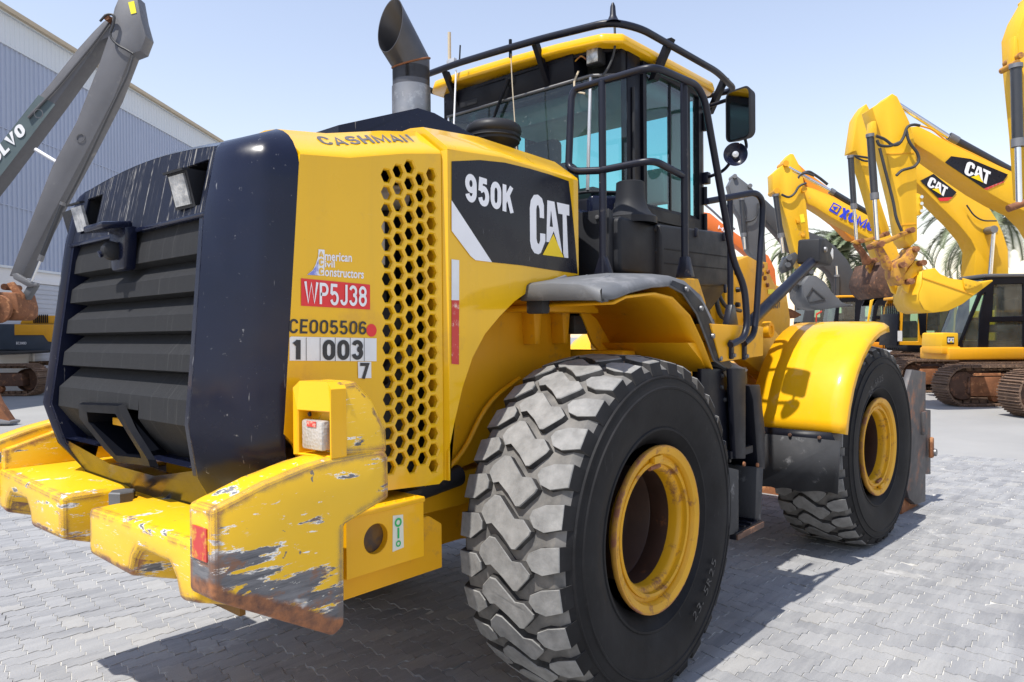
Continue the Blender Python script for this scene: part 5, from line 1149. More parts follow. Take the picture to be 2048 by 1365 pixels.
# stickers on the honeycomb panel
YS = -HW
side_text('lettering', 'CE005506', [(-1.618,1.678),(-1.296,1.672),(-1.615,1.727)], 'black_print', L, YS, .15, th=.002, gap=.12)
rd = [(-1.270,1.688)]; side_decal('red_dot', [(rd[0][0]+.024*math.cos(R_(a)), rd[0][1]+.024*math.sin(R_(a))) for a in range(0, 360, 15)], 'red_sticker', .002, L, YS)
pl = side_decal('fleet_number_sticker', [(-1.617,1.586),(-1.616,1.663),(-1.610,1.667),(-1.247,1.658),(-1.248,1.572)], 'white_sticker', .002, L, YS)
side_text('lettering', '1', [(-1.603,1.589),(-1.570,1.588),(-1.602,1.656)], 'black_print', pl, YS, .20, th=.004)
side_text('lettering', '003', [(-1.487,1.583),(-1.312,1.580),(-1.486,1.655)], 'black_print', pl, YS, .20, th=.004)
for a, b in zip([(-1.553,1.663),(-1.497,1.662),(-1.434,1.662),(-1.369,1.661),(-1.306,1.661)], [(-1.554,1.584),(-1.498,1.582),(-1.435,1.578),(-1.370,1.576),(-1.307,1.574)]):
    side_decal('sticker_seam', [(a[0], a[1]), (a[0]+.0025, a[1]), (b[0]+.0025, b[1]), (b[0], b[1])], 'grey_print', .003, pl, YS)
p7 = side_decal('digit_sticker', [(-1.335,1.573),(-1.274,1.571),(-1.274,1.510),(-1.334,1.513)], 'white_sticker', .003, L, YS)
side_text('lettering', '7', [(-1.326,1.510),(-1.285,1.508),(-1.326,1.569)], 'black_print', p7, YS, .20, th=.005)
rp = side_decal('red_number_plate', [(-1.570,1.772),(-1.569,1.866),(-1.275,1.858),(-1.276,1.765)], 'red_sticker', .002, L, YS)
side_text('lettering', 'WP5J38', [(-1.558,1.781),(-1.294,1.775),(-1.557,1.856)], 'white_print', rp, YS, .15, th=.004)
# small company sticker: curved white ramp and three lines
sl = side_decal('company_sticker', [(-1.545,1.879),(-1.521,1.898),(-1.509,1.920),(-1.500,1.945),(-1.498,1.971),(-1.473,1.971),(-1.476,1.880)], 'white_print', .002, L, YS)
side_decal('ramp', [(-1.545,1.879),(-1.521,1.896),(-1.507,1.916),(-1.500,1.934),(-1.501,1.880)], 'blue_pale', .003, sl, YS)
for ch, q in (('A', [(-1.497,1.945),(-1.479,1.944),(-1.497,1.966)]), ('C', [(-1.498,1.913),(-1.479,1.915),(-1.498,1.938)]), ('C', [(-1.498,1.882),(-1.480,1.883),(-1.498,1.906)])):
    side_text('lettering', ch, q, 'yellow_paint', sl, YS, .2, th=.004)
side_word('lettering', 'merican', [(-1.473,1.933),(-1.357,1.936),(-1.472,1.964)], 'white_print', sl, YS, .02, th=.002)
side_word('lettering', 'ivil', [(-1.473,1.910),(-1.431,1.911),(-1.473,1.933)], 'white_print', sl, YS, .02, th=.002)
side_word('lettering', 'onstructors', [(-1.474,1.878),(-1.304,1.878),(-1.473,1.906)], 'white_print', sl, YS, .02, th=.002)
# name on the sloping hood shoulder
sh0 = Vector((-1.44, -.80, zcr(-1.44)+.053)); 
def shoulder(x, t): return Vector((x, -(HW-.03)+(HW-.03-.70)*t, zcr(x)+.032+(.118-.032)*t))
def on_shoulder(u, v, l):
    p = shoulder(-1.43+u, .30+v); q = (shoulder(-1.43+u+.01, .3+v)-p).cross(shoulder(-1.43+u, .35+v)-p).normalized(); return p+q*(.0016+l)*(1 if q.z > 0 else -1)
stroke_text('lettering', 'CASHMAN', on_shoulder, .445, .46, 'grey_print', L, .165, .10)

# ---- exhaust, cowl, pre-cleaner
mk('galvanised', (.30, .30, .31), .38, metal=.75, var=.35, scale=5, dirt=(.42, .42, .42), dirt_amt=.45, dirt_scale=14)
cw_pts = [(-1.06, 2.572), (-.55, 2.735), (-.50, 2.735), (-.02, 2.60), (-.02, 2.5), (-1.06, 2.5)]
vs = [(x, y, z) for y, k in ((-.36, 1), (-.27, 1)) for x, z in cw_pts]
bm = bmesh.new(); bm_prism(bm, [(-1.10, 2.57), (-.585, 2.775), (-.475, 2.775), (.03, 2.64), (.03, 2.5), (-1.10, 2.5)], 'Y', -.42, .42)
for v in bm.verts:
    if v.co.z > 2.7: v.co.y *= .84
bevel(bm, .02, 3); frombm('exhaust_cowl', bm, 'black_gloss', L)
EX, EY, RP = -.315, 0.0, .101
es = lathe('exhaust_pipe', [(RP, 2.5), (RP, 3.12)], 'Z', (EX, EY, 0), 'exhaust_steel', L, 48)
ax = Vector((-.95, 0, 1.0)).normalized(); XCUT = -.468
bm = bmesh.new(); n = 48; rr = [[], [], [], []]
for k in range(n):
    t_ = 2*math.pi*k/n; lx, ly = RP*math.cos(t_), RP*math.sin(t_)
    zb = 3.155+lx*.40; base = Vector((EX+lx, EY+ly, zb)); tt = (EX+lx-XCUT-.0)/-ax.x
    top = base+ax*tt; top.x += (top.z-3.25)*.14
    rr[0].append(bm.verts.new((EX+lx, EY+ly, 3.05))); rr[1].append(bm.verts.new(base)); rr[2].append(bm.verts.new(top))
    c_ = Vector((EX, EY, 3.155))
    rr[3].append(bm.verts.new(Vector((EX+lx*.95, EY+ly*.95, zb))))
ri = [bm.verts.new(v.co+Vector((0, -(v.co.y-EY)*.04, (3.27-v.co.z)*.03))) for v in rr[2]]
for k in range(n):
    j = (k+1) % n
    for a, b in ((rr[0], rr[1]), (rr[1], rr[2]), (rr[2], ri), (ri, rr[3])): bm.faces.new((a[k], a[j], b[j], b[k]))
bm.faces.new(rr[3])
frombm('exhaust_tip', bm, 'exhaust_steel', es, 40)
bm = bmesh.new(); bm_tube(bm, [(EX+(RP+.001)*math.cos(R_(a)), EY+(RP+.001)*math.sin(R_(a)), 3.155+(RP+.001)*math.cos(R_(a))*.40) for a in range(0, 365, 5)], .0055, 6); frombm('weld_seam', bm, 'rust', es, 40)
lathe('sleeve', [(RP+.001, 2.5), (RP+.004, 2.5), (RP+.004, 3.02), (RP+.001, 3.02)], 'Z', (EX, EY, 0), 'galvanised', es, 48)
pcx, pcy = .02, -.30
pc = lathe('precleaner', [(.0, 2.846), (.07, 2.845), (.125, 2.835), (.150, 2.815), (.156, 2.79), (.150, 2.775), (.145, 2.77), (.145, 2.73), (.13, 2.72), (.10, 2.70), (.10, 2.5)], 'Z', (pcx, pcy, 0), 'black_plastic', L, 40)
lathe('rib', [(.147, 2.756), (.153, 2.75), (.147, 2.744)], 'Z', (pcx, pcy, 0), 'black_plastic', pc, 40)

# ---- counterweight
mk('aluminium_dull', (.16, .16, .165), .5, metal=.4, var=.3)
mk('slot_rust', (.20, .10, .02), .8, var=.5, scale=9, dirt=(.06, .04, .03), dirt_amt=.55, dirt_scale=12)
mk('reflector_worn', (.55, .04, .035), .5, var=.2, dirt=(.55, .30, .03), dirt_amt=.50, dirt_scale=24)
mk('sticker_pale', (.70, .70, .58), .5, var=.1)
for s in (-1, 1):
    rear = [(.14, 1.055), (.14, .89), (.50, .882), (.525, .945), (.565, .985), (.78, .985), (.825, .945), (.85, .885), (.956, .90), (.956, 1.075)]
    frt = [(y, z if z > 1.0 else z-.17) for y, z in rear]
    bm = bmesh.new(); bm_prism(bm, [(s*y, z) for y, z in rear], 'X', -2.0, -1.50, [(s*y, z) for y, z in frt]); bmesh.ops.recalc_face_normals(bm, faces=bm.faces); bevel(bm, .018, 3, 40)
    blk = frombm('counterweight_block', bm, 'worn_yellow', L)
    box('slot_back', (-1.80, s*.675, .90), (.02, .36, .24), 'slot_rust', blk, 0)
    # end block with the lamp tower
    side = [(-2.02, 1.195), (-1.86, 1.245), (-1.72, 1.275), (-1.64, 1.285), (-1.505, 1.29), (-1.42, 1.29), (-1.40, 1.26), (-1.40, 1.12), (-1.582, 1.065), (-1.585, .745), (-1.625, .722), (-1.95, .905), (-2.02, .945)]
    bm = bmesh.new(); bm_prism(bm, side, 'Y', s*.957, s*1.10)
    bmesh.ops.recalc_face_normals(bm, faces=bm.faces); bevel(bm, .014, 3, 20)
    eb = frombm('end_block', bm, 'worn_yellow_heavy', L)
    y0, y1 = (.925, 1.0982)
    tow = [(-1.60, 1.285), (-1.60, 1.52), (-1.52, 1.522), (-1.455, 1.455), (-1.405, 1.355), (-1.403, 1.27)]
    bm = bmesh.new(); bm_prism(bm, tow, 'Y', s*y0, s*y1)
    for v in bm.verts:
        if abs(v.co.y) > 1.0 and v.co.z > 1.45: v.co.y -= s*.014
    bmesh.ops.recalc_face_normals(bm, faces=bm.faces); bevel(bm, .016, 3, 20); tw = frombm('lamp_tower', bm, 'worn_yellow', L)
    def fn(a, b, d, s=s): return (-1.655+d+max(0, abs(a)-1.0)*.25+max(0, b-1.5)*.8, s*abs(a), b)
    o_ = [(y0, 1.283), (y0, 1.50), (y0+.012, 1.522), (y1-.03, 1.522), (y1, 1.50), (y1, 1.283)]
    fc = plate('tower_face', o_, [[(y0+.026, 1.290), (y0+.026, 1.428), (y1-.008, 1.428), (y1-.008, 1.290)]], fn, .058, 'yellow_new', tw, .004)
    lm = box('tail_lamp', (-1.632, s*1.018, 1.352), (.035, .112, .095), 'lens_clear', tw, .008)
    box('lamp_patch', (-1.651, s*1.022, 1.388), (.002, .05, .018), 'red_worn', lm, 0)
    for zz in (1.308, 1.414): lathe('screw', [(0, -.004), (.007, -.004), (.008, .002)], 'X', (-1.622, s*.970, zz), 'dark_metal', tw, 8)
    bm = bmesh.new(); bm_box(bm, (-2.0215, s*1.03, 1.092), (.006, .085, .092)); frombm('reflector', bm, 'reflector_worn', eb)
    # filler between end block and centre
    prism('bumper_web', [(-1.99, 1.05), (-1.99, 1.16), (-1.70, 1.25), (-1.50, 1.26), (-1.50, .8), (-1.9, .92)], 'Y', s*.90, s*.958, 'worn_yellow', L, .008)
    # battery box
    bx = box('battery_box', (-1.25, s*.785, .915), (.36, .17, .21), 'slot_rust', L, .004)
    plate('front_plate', [(-1.432, .808), (-1.432, 1.022), (-1.068, 1.022), (-1.068, .808)], [[(-1.30+.055*math.cos(R_(a)), .925+.055*math.sin(R_(a))) for a in range(0, 360, 12)]], lambda a, b, dd, s=s: (a, s*(.9005-dd), b), .028, 'yellow_new', bx, .002)
    box('lid', (-1.25, s*.80, 1.03), (.375, .215, .022), 'yellow_new', bx, .006)
    for k in range(7): lathe('lid_rivet', [(0, .006), (.006, .004), (.007, 0)], 'Z', (-1.40+.05*k, s*.885, 1.041), 'yellow_new', bx, 8)
    st = mesh('warning_sticker', [(-1.225, s*.9015, .86), (-1.17, s*.9015, .865), (-1.172, s*.9015, .99), (-1.222, s*.9015, .995)], [(0, 1, 2, 3)], 'sticker_pale', bx, 0)
    for zz, r_ in ((.965, .017), (.885, .012)): lathe('symbol', [(r_, s*.0), (r_*.55, s*.0)], 'Y', (-1.197, s*.903, zz), 'green_sticker', st, 20)
    box('symbol_bar', (-1.197, s*.9032, .925), (.008, .001, .04), 'green_sticker', st, 0)
    prism('belly_plate', [(-1.55, .72), (-.93, .72), (-.93, .90), (-1.0, .945), (-1.08, .945), (-1.55, .90)], 'Y', s*.83, s*.86, 'yellow_frame', L, .006)

hp = lathe('hitch_pin', [(0, 1.105), (.045, 1.105), (.05, 1.10), (.05, 1.0), (.03, .99), (.03, .92)], 'Z', (-1.83, 0, -.035), 'aluminium_dull', L, 6)
box('hitch_block', (-1.66, 0, .93), (.30, .40, .22), 'yellow_frame', L, .01)
prism('rear_crossmember', [(-1.78, 1.02), (-1.78, .93), (-1.55, .78), (-1.2, .78), (-1.2, 1.02)], 'Y', -.78, .78, 'yellow_frame', L, .008)

# ---- rear frame, axle, wheel housing
bm = bmesh.new(); bm_prism(bm, [(-1.5, .80), (-1.1, .62), (.9, .62), (1.5, .70), (1.5, 1.15), (-1.5, 1.15)], 'Y', -.36, .36); frombm('rear_frame', bm, 'yellow_frame', L)
lathe('rear_axle', [(.12, -.86), (.14, -.7), (.16, -.45), (.24, -.30), (.26, 0), (.24, .30), (.16, .45), (.14, .7), (.12, .86)], 'Y', (0, 0, ZC), 'yellow_frame', L, 32)
for s in (-1, 1):
    hp_ = prism('frame_side_plate', [(-.92, 1.00), (.29, 1.18), (.29, 1.93), (-.10, 1.93), (-.92, 1.93)], 'Y', s*.60, s*.62, 'yellow_frame', L, .004)
    for (x, z) in [(-0.092,1.732),(0.027,1.741),(0.216,1.743),(0.030,1.620),(0.223,1.617),(-0.087,1.536),(0.040,1.707),(0.184,1.704)]:
        lathe('bolt', [(0, s*-.014), (.012, s*-.012), (.014, 0)], 'Y', (x, s*.62, z), 'black_paint', hp_, 8)
    for (x0, x1) in ((-.14, -.05), (.10, .19)):
        prism('gusset', [(x0, 1.90), (x1, 1.90), (x0+.055, 1.62), (x0+.02, 1.62)], 'Y', s*.62, s*.70, 'yellow_frame', hp_, .003)
    tube('brake_line', [(-.85, s*.66, 1.02), (-.62, s*.66, 1.10), (-.45, s*.67, 1.35), (-.2, s*.66, 1.45)], .012, 'yellow_frame', L, .15, 8)
    box('axle_mount', (-.55, s*.5, .95), (.5, .2, .16), 'yellow_frame', L, .01)
cyl('steering_cylinder', (-.6, -.62, 1.02), (-1.0, -.62, .98), .05, 'dark_metal', L, 16)
# transmission and articulation clutter seen under the cab
box('transmission', (.75, 0, 1.12), (.9, .9, .62), 'dark_metal', L, .03)
box('cab_floor', (1.05, 0, 1.72), (1.7, 1.42, .10), 'dark_metal', L, .01)
box('cross_tube', (.45, -.45, 1.52), (.14, .9, .12), 'yellow_frame', L, .02)
prism('hitch_bracket', [(.30, 1.2), (.55, 1.2), (.66, 1.50), (.30, 1.50)], 'Y', -.60, -.57, 'yellow_frame', L, .006)
cyl('drive_shaft', (-.3, 0, .95), (2.6, 0, .85), .06, 'dark_metal', L, 14)
box('fluid_tank', (.30, 0, 2.0), (.36, 1.15, .62), 'black_paint', L, .02)
box('rear_deck', (.26, 0, 2.34), (.42, 1.2, .06), 'black_paint', L, .01)

# ---- rear fender, rubber edge and wheel arch
T = [(-0.361,1.873),(-0.241,1.892),(-0.114,1.913),(0.080,1.939),(0.240,1.952),(0.397,1.936),(0.579,1.869),(0.758,1.714),(0.868,1.552),(0.936,1.506),(1.159,1.454)]
LP = [(-0.418,1.806),(-0.301,1.824),(-0.176,1.856),(0.013,1.888),(0.170,1.900),(0.310,1.868),(0.458,1.765),(0.571,1.627),(0.652,1.522),(0.816,1.470),(1.060,1.452)]
CROWN = [.034, .034, .033, .03, .022, .01, 0, 0, 0, 0, 0]
for s in (-1, 1):
    n = len(T); vs = []; fs = []
    for y, kz in ((.84, 1.0), (1.0, 1.1), (1.16, .7), (1.255, 0.0), (1.27, -.12), (1.30, None)):
        for i in range(n):
            if kz is None: vs.append((LP[i][0], s*y, LP[i][1]))
            elif kz < 0: vs.append((T[i][0]*.88+LP[i][0]*.12, s*y, T[i][1]*.88+LP[i][1]*.12))
            else: vs.append((T[i][0], s*y, T[i][1]+CROWN[i]*kz))
    for r_ in range(5):
        for i in range(n-1): fs.append((r_*n+i, r_*n+i+1, (r_+1)*n+i+1, (r_+1)*n+i))
    # rear lip, folded down across the width
    b = len(vs); ys5 = (.84, 1.0, 1.16, 1.255, 1.27, 1.30)
    for k in range(6): vs.append((T[0][0]-.022, s*ys5[k], vs[k*n][2]-.012 if k < 5 else LP[0][1]))
    b2 = len(vs)
    for k in range(6): vs.append((T[0][0]-.040, s*(ys5[k] if k < 5 else 1.29), LP[0][1]+.020*(1-k/5)))
    for k in range(5): fs += [(k*n, (k+1)*n, b+k+1, b+k), (b+k, b+k+1, b2+k+1, b2+k)]
    o = mesh('fender', vs, fs, 'rubber_fender', L, 38)
    md = o.modifiers.new('thickness', 'SOLIDIFY'); md.thickness = .012; md.offset = -1
    for k, yy in enumerate((.93, 1.06, 1.18)):
        tube('moulded_rib', [(T[0][0]+.02, s*yy, T[0][1]+.024-.010*k), (T[0][0]+.10, s*(yy-.02), T[0][1]+.040-.008*k), (T[0][0]+.24, s*(yy-.04), T[2][1]+.033-.006*k)], .012, 'rubber_fender', o, .1, 8)
    # black strap along the front lower edge with bolts
    ia = range(4, n-1); vs = []; fs = []
    for i in ia: vs += [(LP[i][0]+.0, s*1.304, LP[i][1]), (T[i][0]*.62+LP[i][0]*.38, s*1.290, T[i][1]*.62+LP[i][1]*.38-.005)]
    for k in range(len(list(ia))-1): fs.append((2*k, 2*k+1, 2*k+3, 2*k+2))
    stp = mesh('edge_strap', vs, fs, 'black_paint', o, 40)
    for k in (5, 6, 7, 8):
        lathe('bolt', [(0, s*.012), (.013, s*.010), (.015, 0)], 'Y', (LP[k][0]*.7+T[k][0]*.3, s*1.299, LP[k][1]*.7+T[k][1]*.3), 'grey_metal', stp, 10)
    # yellow wheel housing beneath the rubber
    H = [(-.30, 1.795), (-.2, 1.825), (.05, 1.85), (.22, 1.835), (.40, 1.75), (.54, 1.61), (.65, 1.47)]
    vs = []; fs = []
    for y in (.62, 1.20, 1.285):
        for x, z in H: vs.append((x+(.012 if y > 1.3 else 0), s*y, z-(0 if y > 1.3 else .0)))
    m = len(H)
    for r_ in range(2):
        for i in range(m-1): fs.append((r_*m+i, r_*m+i+1, (r_+1)*m+i+1, (r_+1)*m+i))
    ho = mesh('wheel_housing', vs, fs, 'yellow_frame', L, 50)
    md = ho.modifiers.new('thickness', 'SOLIDIFY'); md.thickness = .012; md.offset = 1
    prism('housing_web', [(-.05, 1.86), (.20, 1.86), (.36, 1.62), (.60, 1.46), (.66, 1.46), (.66, 1.80), (.3, 1.9)], 'Y', s*.70, s*.72, 'yellow_frame', ho, .004)
    prism('fold_panel', [(.44, 1.62), (.60, 1.52), (.66, 1.46), (.70, 1.46), (.70, 1.62)], 'Y', s*.72, s*1.25, 'yellow_frame', ho, .004)
    prism('carrier_beam', [(-.28, 1.78), (-.28, 1.84), (.3, 1.86), (.3, 1.78)], 'Y', s*.62, s*.80, 'yellow_frame', ho, .006)
    box('rubber_end', (-.32, s*.88, 1.80), (.06, .10, .07), 'rubber_flap', o, .01)
    # step box at the front of the platform
    sbx = prism('step_box', [(0.597,1.718),(1.294,1.704),(1.292,1.531),(0.714,1.512)], 'Y', s*.75, s*1.305, 'yellow_frame', L, .006)
    prism('platform_riser', [(0.267,1.946),(0.618,1.960),(0.704,1.837),(0.715,1.742),(0.421,1.841)], 'Y', s*1.0, s*1.225, 'yellow_frame', L, .006)

# ---- ladder
for s in (-1, 1):
    ld = prism('ladder_stringer', [(0.525,1.484),(0.762,1.475),(0.850,1.410),(0.954,1.293),(0.950,0.997),(0.844,0.956),(0.617,1.053),(0.521,1.194)], 'Y', s*1.26, s*1.285, 'black_paint', L, .004)
    prism('ladder_back', [(0.781,1.479),(1.464,1.453),(1.514,0.610),(1.229,0.538),(1.024,0.696),(0.931,1.057),(0.776,1.130)], 'Y', s*1.10, s*1.13, 'black_paint', ld, .004)
    prism('hanger', [(0.784,1.475),(0.968,1.467),(0.961,0.962),(0.829,0.980)], 'Y', s*1.30, s*1.335, 'black_paint', ld, .006)
    prism('front_stringer', [(1.037,1.367),(1.193,1.364),(1.263,1.092),(1.260,0.860),(1.157,0.875),(1.091,1.283)], 'Y', s*1.10, s*1.325, 'black_paint', ld, .006)
    box('middle_step', (.95, s*1.20, 1.00), (.30, .24, .045), 'black_paint', ld, .006)
    prism('lower_stringer', [(0.677,0.957),(0.809,0.925),(0.804,0.583),(0.685,0.595)], 'Y', s*1.32, s*1.36, 'rubber_flap', ld, .004)
    prism('rubber_panel', [(0.880,0.918),(1.179,0.875),(1.116,0.560),(0.876,0.609)], 'Y', s*1.14, s*1.16, 'rubber_flap', ld, .004)
    prism('rubber_panel', [(1.085,0.897),(1.186,0.883),(1.138,0.550),(1.059,0.566)], 'Y', s*1.16, s*1.345, 'rubber_flap', ld, .004)
    stp = box('lower_step', (.93, s*1.25, .575), (.36, .24, .04), 'black_paint', ld, .006)
    box('step_edge', (.93, s*1.374, .572), (.36, .010, .032), 'rust_dark', stp, .003)
    for k in range(4): box('grip_bar', (.80+.085*k, s*1.25, .60), (.015, .22, .014), 'black_paint', stp, 0)
    for (x, z) in [(0.762,1.437),(0.755,1.375),(0.792,1.304),(0.845,1.011),(0.844,0.964),(0.856,0.890),(0.814,0.583)]:
        lathe('bolt', [(0, s*.012), (.011, s*.010), (.013, 0)], 'Y', (x, s*1.287, z), 'dark_metal', ld, 8)
    for (x, z) in [(0.920,0.940),(1.107,0.908)]: lathe('bolt', [(0, s*.012), (.012, s*.010), (.014, 0)], 'Y', (x, s*1.337, z), 'rust', ld, 8)

# ---- cab
mk('liner_grey', (.22, .23, .22), .8, var=.15)
CW = .75
posts = {}
cab = prism('cab_sill', [(.50, -.60), (.70, -CW), (1.66, -CW), (1.72, -.6), (1.72, .6), (1.66, CW), (.70, CW), (.50, .60)], 'Z', 1.74, 2.46, 'black_paint', L, .02)
ZG0, ZG1 = 2.50, 3.165
def post(name, pts, r, par=None): return tube(name, pts, r, 'black_paint', par or cab, n=8)
def panel3(name, pts, mat, th=.006, par=None):
    o = mesh(name, pts, [tuple(range(len(pts)))], mat, par or cab, 0); return o
RB = (.51, .585); RBt = (.55, .585)   # rear glass corners (x, y) at bottom and top
for s in (-1, 1):
    panel3('quarter_glass', [(RB[0], s*RB[1], ZG0), (.70, s*CW, ZG0), (.70, s*CW, ZG1+.01), (RBt[0], s*RBt[1], ZG1)], 'cab_glass_side')
    box('glass_joint', ((RB[0]+RBt[0])/2-.004, s*(RB[1]+.004), (ZG0+ZG1)/2), (.016, .016, ZG1-ZG0), 'aluminium', cab, .003, Matrix.Rotation(math.atan2(RBt[0]-RB[0], ZG1-ZG0), 3, 'Y'))
    prism('pillar', [(.69, -s*0+s*(CW-.05)), (.69, s*CW), (.835, s*CW), (.835, s*(CW-.05))], 'Z', 2.40, 3.32, 'black_paint', cab, .008)
    prism('pillar', [(1.615, s*(CW-.06)), (1.615, s*CW), (1.70, s*(CW-.02)), (1.70, s*(CW-.09))], 'Z', 1.76, 3.32, 'black_paint', cab, .008)
    # door: frame, fixed pane, sliding pane
    fr = [(.845, 2.36), (1.61, 2.36), (1.61, 3.30), (.845, 3.30)]
    hl = [[(.885, 2.435), (.885, 3.255), (1.40, 3.255), (1.40, 2.435)], [(1.44, 2.435), (1.44, 3.255), (1.565, 3.255), (1.565, 2.435)]]
    def fn(a, b, d, s=s): return (a, s*(CW+.012-d), b)
    df = plate('door_frame', fr, hl, fn, .04, 'black_paint', cab, .004)
    panel3('door_glass', [(.88, s*(CW-.008), 2.43), (1.405, s*(CW-.008), 2.43), (1.405, s*(CW-.008), 3.26), (.88, s*(CW-.008), 3.26)], 'cab_glass_side', .006, df)
    panel3('door_glass', [(1.435, s*(CW-.008), 2.43), (1.57, s*(CW-.008), 2.43), (1.57, s*(CW-.008), 3.26), (1.435, s*(CW-.008), 3.26)], 'cab_glass_side', .006, df)
    box('slider_rail', (1.20, s*(CW-.012), 2.84), (.02, .02, .82), 'black_paint', df, .003)
    for zz in (3.10, 2.60, 2.42): cyl('hinge', (1.63, s*(CW+.02), zz-.06), (1.63, s*(CW+.02), zz+.06), .016, 'black_paint', df, 12)
    box('door_lower', (1.22, s*(CW-.01), 2.05), (.78, .04, .60), 'black_paint', cab, .01)
panel3('rear_glass', [(RB[0], -RB[1], ZG0), (RB[0], RB[1], ZG0), (RBt[0], RBt[1], ZG1), (RBt[0], -RBt[1], ZG1)], 'cab_glass')
panel3('windscreen', [(1.70, -.66, 2.0), (1.70, .66, 2.0), (1.68, .66, 3.28), (1.68, -.66, 3.28)], 'cab_glass_side')
tube('glass_seal', [(RB[0]-.005, .59, ZG0-.008), (RB[0]-.005, -.59, ZG0-.008), (.70, -CW-.008, ZG0-.008), (.735, -CW-.01, ZG0+.03), (.735, -CW-.01, ZG1-.05)], .009, 'black_plastic', cab, .03, 8)
mk('aluminium_dull', (.16, .16, .165), .5, metal=.4, var=.3) if 'aluminium_dull' not in MAT else None
tube('glass_seal', [(RBt[0]-.006, .60, ZG1+.006), (RBt[0]-.006, -.59, ZG1+.006), (.70, -CW-.008, ZG1+.016)], .010, 'aluminium_dull', cab, 0, 8)
# header above the rear glass
hd = prism('rear_header', [(.555, 3.17), (.535, 3.33), (.72, 3.33), (.72, 3.17)], 'Y', -.47, .62, 'black_paint', cab, .006)
box('header_vent', (.552, .40, 3.232), (.012, .16, .05), 'black_plastic', hd, .003); box('header_vent', (.555, .08, 3.245), (.012, .13, .045), 'black_plastic', hd, .003); box('header_vent', (.555, -.22, 3.25), (.012, .12, .05), 'black_plastic', hd, .003); box('header_vent', (.56, -.37, 3.262), (.012, .16, .07), 'black_plastic', hd, .003)
for s in (-1, 1): box('corner_pillar', (.69, s*.68, 3.28), (.10, .12, .20), 'black_paint', cab, .01)
box('recess_back', (.70, -.58, 3.28), (.03, .24, .20), 'seat_black', cab, 0)
# wiper
wm = lathe('wiper_motor', [(.0, -.02), (.035, -.02), (.045, -.005), (.05, .02)], 'X', (.548, .02, 3.29), 'black_plastic', cab, 24)
tube('wiper_arm', [(.52, .02, 3.29), (.515, .13, 3.10), (.50, .20, 2.92)], .010, 'black_paint', wm, .02, 8)
tube('wiper_blade', [(.500, .13, 3.05), (.490, .21, 2.86), (.487, .26, 2.62)], .009, 'seat_black', wm, 0, 8)
# roof
ro = [(.50, -.70), (.58, -.80), (1.70, -.82), (1.80, -.74), (1.80, .74), (1.70, .82), (.58, .80), (.50, .70), (.47, .40), (.46, 0), (.47, -.40)]
bm = bmesh.new(); bm_prism(bm, [(x, y) for x, y in ro], 'Z', 3.335, 3.400, [(1.13+(x-1.13)*.982, y*.982) for x, y in ro]); bmesh.ops.recalc_face_normals(bm, faces=bm.faces); bevel(bm, .02, 3, 20)
for v in bm.verts: v.co.z += .012+.030*v.co.y/.8
rf = frombm('roof', bm, 'yellow_paint', L)
prism('roof_underside', [(1.13+(x-1.13)*.9, y*.9) for x, y in ro], 'Z', 3.305, 3.322, 'black_paint', rf, 0)
ROOF_DZ = -.045
rail = [(1.85, -.55, 3.43), (1.93, -.86, 3.455), (1.55, -.90, 3.475), (.62, -.88, 3.475), (.44, -.80, 3.475), (.39, -.35, 3.468), (.385, 0, 3.468), (.39, .35, 3.468), (.44, .82, 3.47), (.62, .90, 3.46), (1.93, .86, 3.45), (1.85, .55, 3.43)]
rail = [(x, y, z+ROOF_DZ-.004+.034*y/.8) for x, y, z in rail]
rl = tube('roof_rail', rail, .021, 'black_rail', L, .09, 12)
for x, y, dx, dy in ((.42, -.28, .13, .0), (.44, .50, .13, 0), (.95, -.885, .0, .11), (1.80, -.84, 0, .1), (.95, .885, 0, -.11)):
    bm = bmesh.new()
    if dx: bm_prism(bm, [(x-.02, 3.48), (x+.025, 3.48), (x+dx+.05, 3.22), (x+dx+.01, 3.22), (x+dx-.03, 3.28)], 'Y', y-.004, y+.03)
    else: bm_prism(bm, [(y-math.copysign(.02, y), 3.47), (y+math.copysign(.02, y), 3.47), (y-math.copysign(.10, y), 3.25), (y-math.copysign(.14, y), 3.25)], 'X', x-.02, x+.03)
    bm.transform(Matrix.Translation((0, 0, ROOF_DZ))); frombm('rail_bracket', bm, 'black_paint', rl)
# roof lamps under the overhang
for nm, c in (('right', (.585, -.60, 3.285)), ('left', (.60, .565, 3.255))):
    b0 = box('roof_lamp', c, (.07, .10, .10), 'black_plastic', L, .012)
    box('lens', (c[0]-.037, c[1], c[2]), (.012, .078, .082), 'lamp_glass', b0, .01)
    box('bracket', (c[0]+.01, c[1], c[2]+.07), (.02, .03, .05), 'black_paint', b0, .003)
tube('beacon_cable', [(.60, -.72, 3.47), (.585, -.735, 3.30), (.56, -.70, 3.18), (.52, -.62, 3.10)], .007, 'hose', rl, .06, 8)
tube('loose_wire', [(.55, -.50, 3.22), (.50, -.50, 3.14), (.49, -.52, 3.08), (.50, -.58, 3.06)], .006, 'cardboard', rl, .05, 6)
tube('loose_wire', [(.56, -.47, 3.29), (.55, -.52, 3.31), (.56, -.55, 3.28)], .005, 'rust_yellow', rl, .03, 6)
lathe('antenna_base', [(.045, 3.49), (.03, 3.505), (.018, 3.53), (.014, 3.58), (.006, 3.60), (0, 3.602)], 'Z', (.46, -.80, -.098), 'black_rail', rl, 20)
an = cyl('radio_antenna', (.40, .37, 3.40), (.36, .37, 2.78), .006, 'white_print', L, 8); cyl('antenna_mast', (.40, .43, 3.48), (.40, .43, 3.66), .011, 'cardboard', an, 10); box('antenna_clamp', (.40, .41, 3.455), (.03, .07, .05), 'aluminium', an, .004); cyl('antenna_stub', (.40, .34, 3.42), (.40, .33, 3.55), .005, 'seat_black', an, 8)
